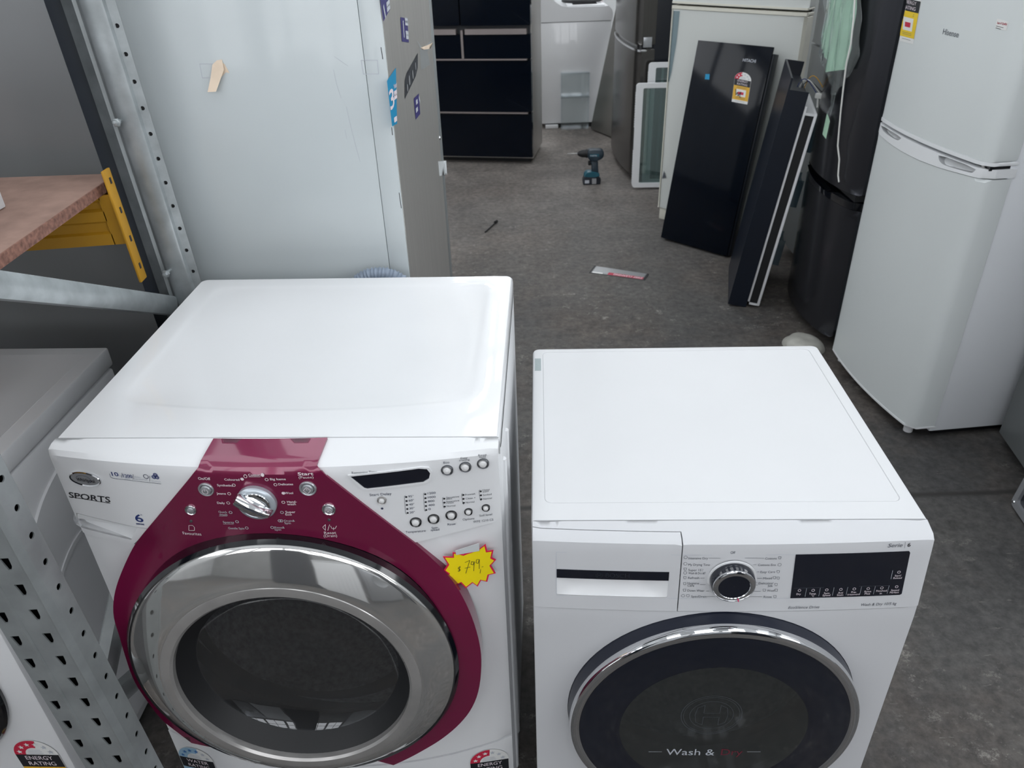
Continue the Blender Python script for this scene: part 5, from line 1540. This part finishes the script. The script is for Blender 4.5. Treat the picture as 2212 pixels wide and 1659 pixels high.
decal('energy_badge', [(1057, 590), (1056, 760), (1035, 850), (912, 1108), (912, 905), (932, 820), (960, 770)], BLACKGREY, 0, dots, 'dark leaf-shaped badge with round icons')
decal('tape', [(1043, 450), (1075, 540), (1090, 780), (1112, 775), (1150, 745), (1188, 725), (1160, 580), (1200, 460), (1100, 530)], FILM, .001, None, 'peeling clear tape')
b = MB(); q = [I_F(*cr3(x, y)) for x, y in ((1085, 535), (1130, 512), (1180, 480), (1160, 545), (1112, 556))]
b.shell(SD_, q, [], lambda a, s: .002 + .006 * max(0, (a - q[0][0])) / .1, .001, TAPE, .02); b.build('tape_curl', fdr)
q = [I_F(u, v) for u, v in ((948, 349), (964, 347), (966, 377), (951, 380))]
b = MB(); b.shell(SD_, q, [], .0015, .002, TAPEW, .03); b.build('white_tape', fdr, label='short white tape on the door edge')
q = I_F(951, 298); b = MB(); b.lathe([(.006, 0), (.005, .003), (.0001, .004)], CHROME, (q[0], -.001, q[1]), n=12); b.build('screw', fdr)
# side face: peeling tape, pencil squares, scratches
SI = lambda a, s, o=0.0: Vector((-o, a, s))
I_S = lambda u, v, off=.0005, g=(.3, 1.2): inv(FF, SI, u, v, off, g)
b = MB()
for px in ([(431, 138), (460, 138), (460, 168), (437, 168), (431, 138)], [(780, 130), (815, 130), (818, 160), (785, 160), (780, 130)]):
    b.line(SI, [I_S(*p) for p in px], .0012, .0004, INKP)
for px in ([(720, 150), (728, 185), (737, 212)], [(748, 230), (755, 262), (767, 310), (778, 350)], [(722, 122), (752, 143)], [(745, 280), (749, 300)], [(280, 93), (302, 97)]):
    b.line(SI, [I_S(*p) for p in px], .0006, .0004, INKP)
for px in ([(823, 102), (827, 128)], [(846, 275), (848, 292)], [(862, 416), (867, 450)]): b.line(SI, [I_S(*p) for p in px], .0013, .0006, INKD)
b.build('scratches', cab, smooth=False)
tp0 = [(467, 131), (478, 129), (484, 150), (479, 166), (470, 196), (452, 197), (456, 168), (458, 140)]
q = [I_S(u, v, .004) for u, v in tp0]; zt_ = max(p[1] for p in q)
b = MB(); b.shell(SI, q, [], lambda a, s: .001 + .018 * min(1, max(0, (zt_ - s) / .08)) ** 1.2, .0008, TAPE, .01); b.build('tape_flap', cab, 'curled strip of old masking tape')
b = MB(); b.art(SI, [I_S(u, v) for u, v in ((472, 131), (485, 138), (496, 158), (488, 156), (479, 166))], .0006, TAPE); b.build('tape_residue', cab, smooth=False)

# --- stand-in fridge behind the rack, the pale panel's shade put into its grey
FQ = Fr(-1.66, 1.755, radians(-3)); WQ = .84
qf = thing('fridge', FQ, 'fridge behind the rack shelf at left, its mid grey standing in for shade on the pale panel', 'fridge')
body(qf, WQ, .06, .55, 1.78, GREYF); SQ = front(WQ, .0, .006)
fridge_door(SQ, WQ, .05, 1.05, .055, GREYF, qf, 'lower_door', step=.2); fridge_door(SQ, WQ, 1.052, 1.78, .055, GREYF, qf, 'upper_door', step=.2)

# --- dark fridge at right edge
FR_ = Fr(1.700, 2.180, radians(-98.9)); WR = .62
rf = thing('fridge', FR_, 'dark grey fridge edge at far right in front of the white top-freezer fridge', 'fridge')
body(rf, WR, .06, .5, 1.7, GREYF2, .03); SR = front(WR, .0, .006)
fridge_door(SR, WR, .04, 1.0, .055, GREYF2, rf, 'lower_door', step=.2); fridge_door(SR, WR, 1.004, 1.7, .055, GREYF2, rf, 'upper_door', step=.2)
t = thing('metal_frame', Fr(1.566, 1.842, radians(-97), .006, radians(-6.5)), 'grey metal frame with corner screw leaning low at the far right', 'frame')
b = MB(); b.prism(rrect(0, 0, .42, .5, .02), [rrect(.022, .022, .398, .478, .012)], -.008, .008, SATIN); b.build('frame', t)
b = MB(); b.box((.02, .002, .02), (.4, .005, .48), BLACKGREY); b.build('back_panel', t)
b = MB(); b.lathe([(.006, 0), (.005, .003), (.0001, .0035)], CHROME, (.012, -.008, .014), n=12); b.build('screw', t)

# ================================================================== small things on the floor
SFL = lambda a, s, o=0.0: Vector((a, s, o))
F0 = Fr(0, 0, 0)
I_0 = lambda u, v, z=0.0, g=(.6, 4.0): inv(F0, SFL, u, v, z, g)
# cordless drill
t = thing('cordless_drill', Fr(.605, 5.315, 0), 'teal and black cordless drill standing on its battery in the aisle', 'drill')
D = lambda pts: [(x - .605, z) for x, z in pts]


def solid(name, pts, th, m, sm=1, parent=t, bev=.006, label=None):
    o = smooth_poly(pts, sm) if sm else pts; b = MB(); h = th / 2
    cx = sum(p[0] for p in o) / len(o); cz = sum(p[1] for p in o) / len(o)
    ins = [(cx + (x - cx) * .9, cz + (z - cz) * .9) for x, z in o]
    b.loft([[Vector((x, -h, z)) for x, z in ins], [Vector((x, -h + bev, z)) for x, z in o], [Vector((x, h - bev, z)) for x, z in o], [Vector((x, h, z)) for x, z in ins]], m, True, True)
    return b.build(name, parent, label, ang=50)


mot = solid('motor_housing', D([(.572, .232), (.60, .237), (.672, .234), (.683, .222), (.683, .195), (.672, .175), (.640, .162), (.60, .160), (.585, .170), (.572, .190)]), .07, TOOLD, 1)
SDr = lambda a, s, o=0.0: Vector((a, -.0355 - o, s))
b = MB(); b.box((-.018, -.0362, .193), (.045, -.035, .212), TEAL); b.text(SDr, 'makita', -.016, .030, .2025, .011, .0012, INKP, True); b.build('side_plate', mot, smooth=False)
solid('handle', D([(.592, .168), (.645, .168), (.648, .12), (.652, .068), (.600, .068), (.606, .11)]), .042, TOOLD, 1)
b = MB(); b.box((-.026, -.012, .128), (-.006, .012, .158), BLACKM, .004); b.build('trigger', t)
solid('base_grip', D([(.556, .078), (.585, .092), (.655, .08), (.66, .05), (.55, .05)]), .072, TEAL, 1)
bat = solid('battery', D([(.546, .0), (.664, .0), (.668, .03), (.662, .052), (.556, .056), (.544, .03)]), .078, BLACKGREY, 0)
b = MB(); b.box((-.05, -.0395, .012), (-.02, -.0385, .034), INKP); b.box((.0, -.0395, .006), (.03, -.0385, .044), SATIN); b.build('battery_label', bat, smooth=False)


def lathe_x(prof, m, c, n=20):
    b = MB(); b.loft([[Vector((c[0] + d, c[1] + r * cos(2 * pi * k / n), c[2] + r * sin(2 * pi * k / n))) for k in range(n)] for r, d in prof], m, True, True); return b


lathe_x([(.009, -.1), (.018, -.088), (.025, -.07), (.026, -.045), (.03, -.04), (.03, -.03)], BLACKM, (0, 0, .208)).build('chuck', t)
lathe_x([(.001, -.170), (.0035, -.165), (.0035, -.098)], CHROMED, (0, 0, .210), 10).build('drill_bit', t)
# shelf trim strip on the floor
q = [I_0(u, v, .004) for u, v in ((1272.5, 588), (1284, 573.5), (1402, 591.5), (1392.5, 604.5))]
c = (sum(p[0] for p in q) / 4, sum(p[1] for p in q) / 4)
t = thing('trim_strip', Fr(c[0], c[1], 0), 'flat clear plastic trim strip with magenta lettering lying on the concrete floor', 'plastic strip')
q = [(p[0] - c[0], p[1] - c[1]) for p in q]
qm = lambda x, y, o=0.0: Vector(((q[0][0] * (1 - x) + q[3][0] * x) * (1 - y) + (q[1][0] * (1 - x) + q[2][0] * x) * y, (q[0][1] * (1 - x) + q[3][1] * x) * (1 - y) + (q[1][1] * (1 - x) + q[2][1] * x) * y, .003 + o))
b = MB(); b.shell(qm, [(0, 0), (1, 0), (1, 1), (0, 1)], [], 0, .003, GREYF2, .3); b.art(qm, [(.05, .1), (.95, .1), (.95, .95), (.05, .95)], .0004, GREYF)
b.art(qm, [(0, 0), (.035, 0), (.035, 1), (0, 1)], .0006, BLACKM); b.art(qm, [(.965, 0), (1, 0), (1, 1), (.965, 1)], .0006, BLACKM); b.art(qm, [(.05, .02), (.24, .02), (.24, .16), (.05, .16)], .0006, PAPERW)
st_ = b.build('strip', t, smooth=False)
b = MB(); b.art(qm, [(.33, .02), (.96, .02), (.96, .36), (.33, .36)], .0008, INKR); b.text(lambda x, y, o=0.0: qm(1.31 - x, .38 - y, o), 'DEEP CLEANING', .37, .88, .19, .2, .0012, INKW, True); b.build('magenta_band', st_, smooth=False)
# long screw
p1, p2 = I_0(1048, 503), I_0(1073, 481)
F = Fr(p1[0], p1[1], 0)
t = thing('screw', F, 'long dark screw lying on the concrete floor in the aisle', 'screw')
d = Vector((p2[0] - p1[0], p2[1] - p1[1], 0)); b = MB(); b.tube([Vector((0, 0, .005)), d * .88 + Vector((0, 0, .007))], .004, BLACKM, 8); b.build('shank', t)
b = MB(); b.tube([d * .86 + Vector((0, 0, .010)), d + Vector((0, 0, .010))], .009, BLACKM, 10); b.build('head', t)
# crumpled film by the black stainless fridge
q = I_0(1740, 742); t = thing('crumpled_film', Fr(q[0] - .02, q[1] - .03, 0), 'crumpled translucent plastic film on the floor beside the black stainless fridge', 'plastic film')
b = MB(); tmp = bmesh.new(); bmesh.ops.create_icosphere(tmp, subdivisions=4, radius=1)
for v in tmp.verts:
    k = 1 + .10 * abs(sin(v.co.x * 3 + v.co.y * 2)) + .08 * abs(sin(v.co.y * 4 - v.co.z * 3))
    v.co = Vector((v.co.x * .075 * k, v.co.y * .085 * k, max(0, v.co.z) * .042 * k))
b.merge(tmp, RUBBISH); b.build('film', t, ang=60)
# drain hose behind the burgundy washer
t = thing('drain_hose', Fr(-.285, 1.602, 0), 'grey corrugated drain hose arching up behind the burgundy washer', 'hose')
path = [(-.10, .0, .016), (-.085, .0, .3), (-.078, 0, .6), (-.072, 0, .85)] + [(-.072 + .067 * (1 - cos(k * pi / 12)), 0, .905 + .058 * sin(k * pi / 12)) for k in range(13)] + [(.062, 0, .85), (.066, 0, .6), (.07, 0, .3), (.075, 0, .016)]
fine = []
for p, q_ in zip(path[:-1], path[1:]):
    L = (Vector(q_) - Vector(p)).length; n = max(2, int(L / .0022)); fine += [Vector(p).lerp(Vector(q_), i / n) for i in range(n)]
b = MB(); b.tube(fine, .016, HOSE, 14, rf=lambda i: .0150 + .0018 * (1 if i % 3 == 0 else -.6)); b.build('hose', t, ang=80)


# ================================================================== what the chrome mirrors: appliances standing behind the photographer
FZ = Fr(.02, -1.55, radians(180))
t = thing('washing_machine', FZ, 'white washing machine with ribbed side behind the photographer, mirrored in the chrome door', 'washing machine')
b = MB(); b.box((0, 0, .03), (.6, .6, .85), WSILK, .006)
for i in range(6): b.box((.06 + .06 * i, -.006, .12), (.085 + .06 * i, .002, .70), WSILK, .002)
b.build('cabinet', t); b = MB(); b.box((-.003, -.003, .852), (.603, .603, .89), WHITEB, .005); b.build('lid', t)
b = MB(); b.box((.04, .04, 0), (.56, .56, .03), BLACKM); b.build('base', t)
FZ = Fr(.80, -1.75, radians(180))
t = thing('washing_machine', FZ, 'machine with bare steel back and white hoses behind the photographer, mirrored in the chrome door', 'washing machine')
b = MB(); b.box((0, 0, .03), (.68, .65, .95), SATIN, .006); b.box((.05, -.01, .1), (.63, .002, .85), SATIN, .01); b.lathe([(.16, .0), (.15, .02), (.12, .012), (.0001, .012)], SATIN, (.36, -.01, .48), n=40); b.build('cabinet', t)
for k in (0, 1):
    b = MB(); b.tube([(.5 - .09 * k - .22 * i / 14, -.03 - .02 * sin(pi * i / 14), .82 - .2 * sin(pi * i / 20) - .18 * (i / 14)) for i in range(15)], .009, CABLEW, 8); b.build('hose', t)
b = MB(); b.box((.04, .04, 0), (.64, .6, .03), BLACKM); b.build('base', t)
for x, lb in ((-.62, 'left'), (1.52, 'right')):
    FZ = Fr(x, -1.7, radians(180)); t = thing('fridge', FZ, 'black fridge behind the photographer, on the %s side, mirrored dark in the chrome door' % lb, 'fridge')
    S_ = front(.6, .01, .02); body(t, .6, .06, .55, 1.7, BLKSHEET); fridge_door(S_, .6, .05, 1.1, .055, BLKSIDE, t, 'lower_door'); fridge_door(S_, .6, 1.104, 1.7, .055, BLKSIDE, t, 'upper_door')
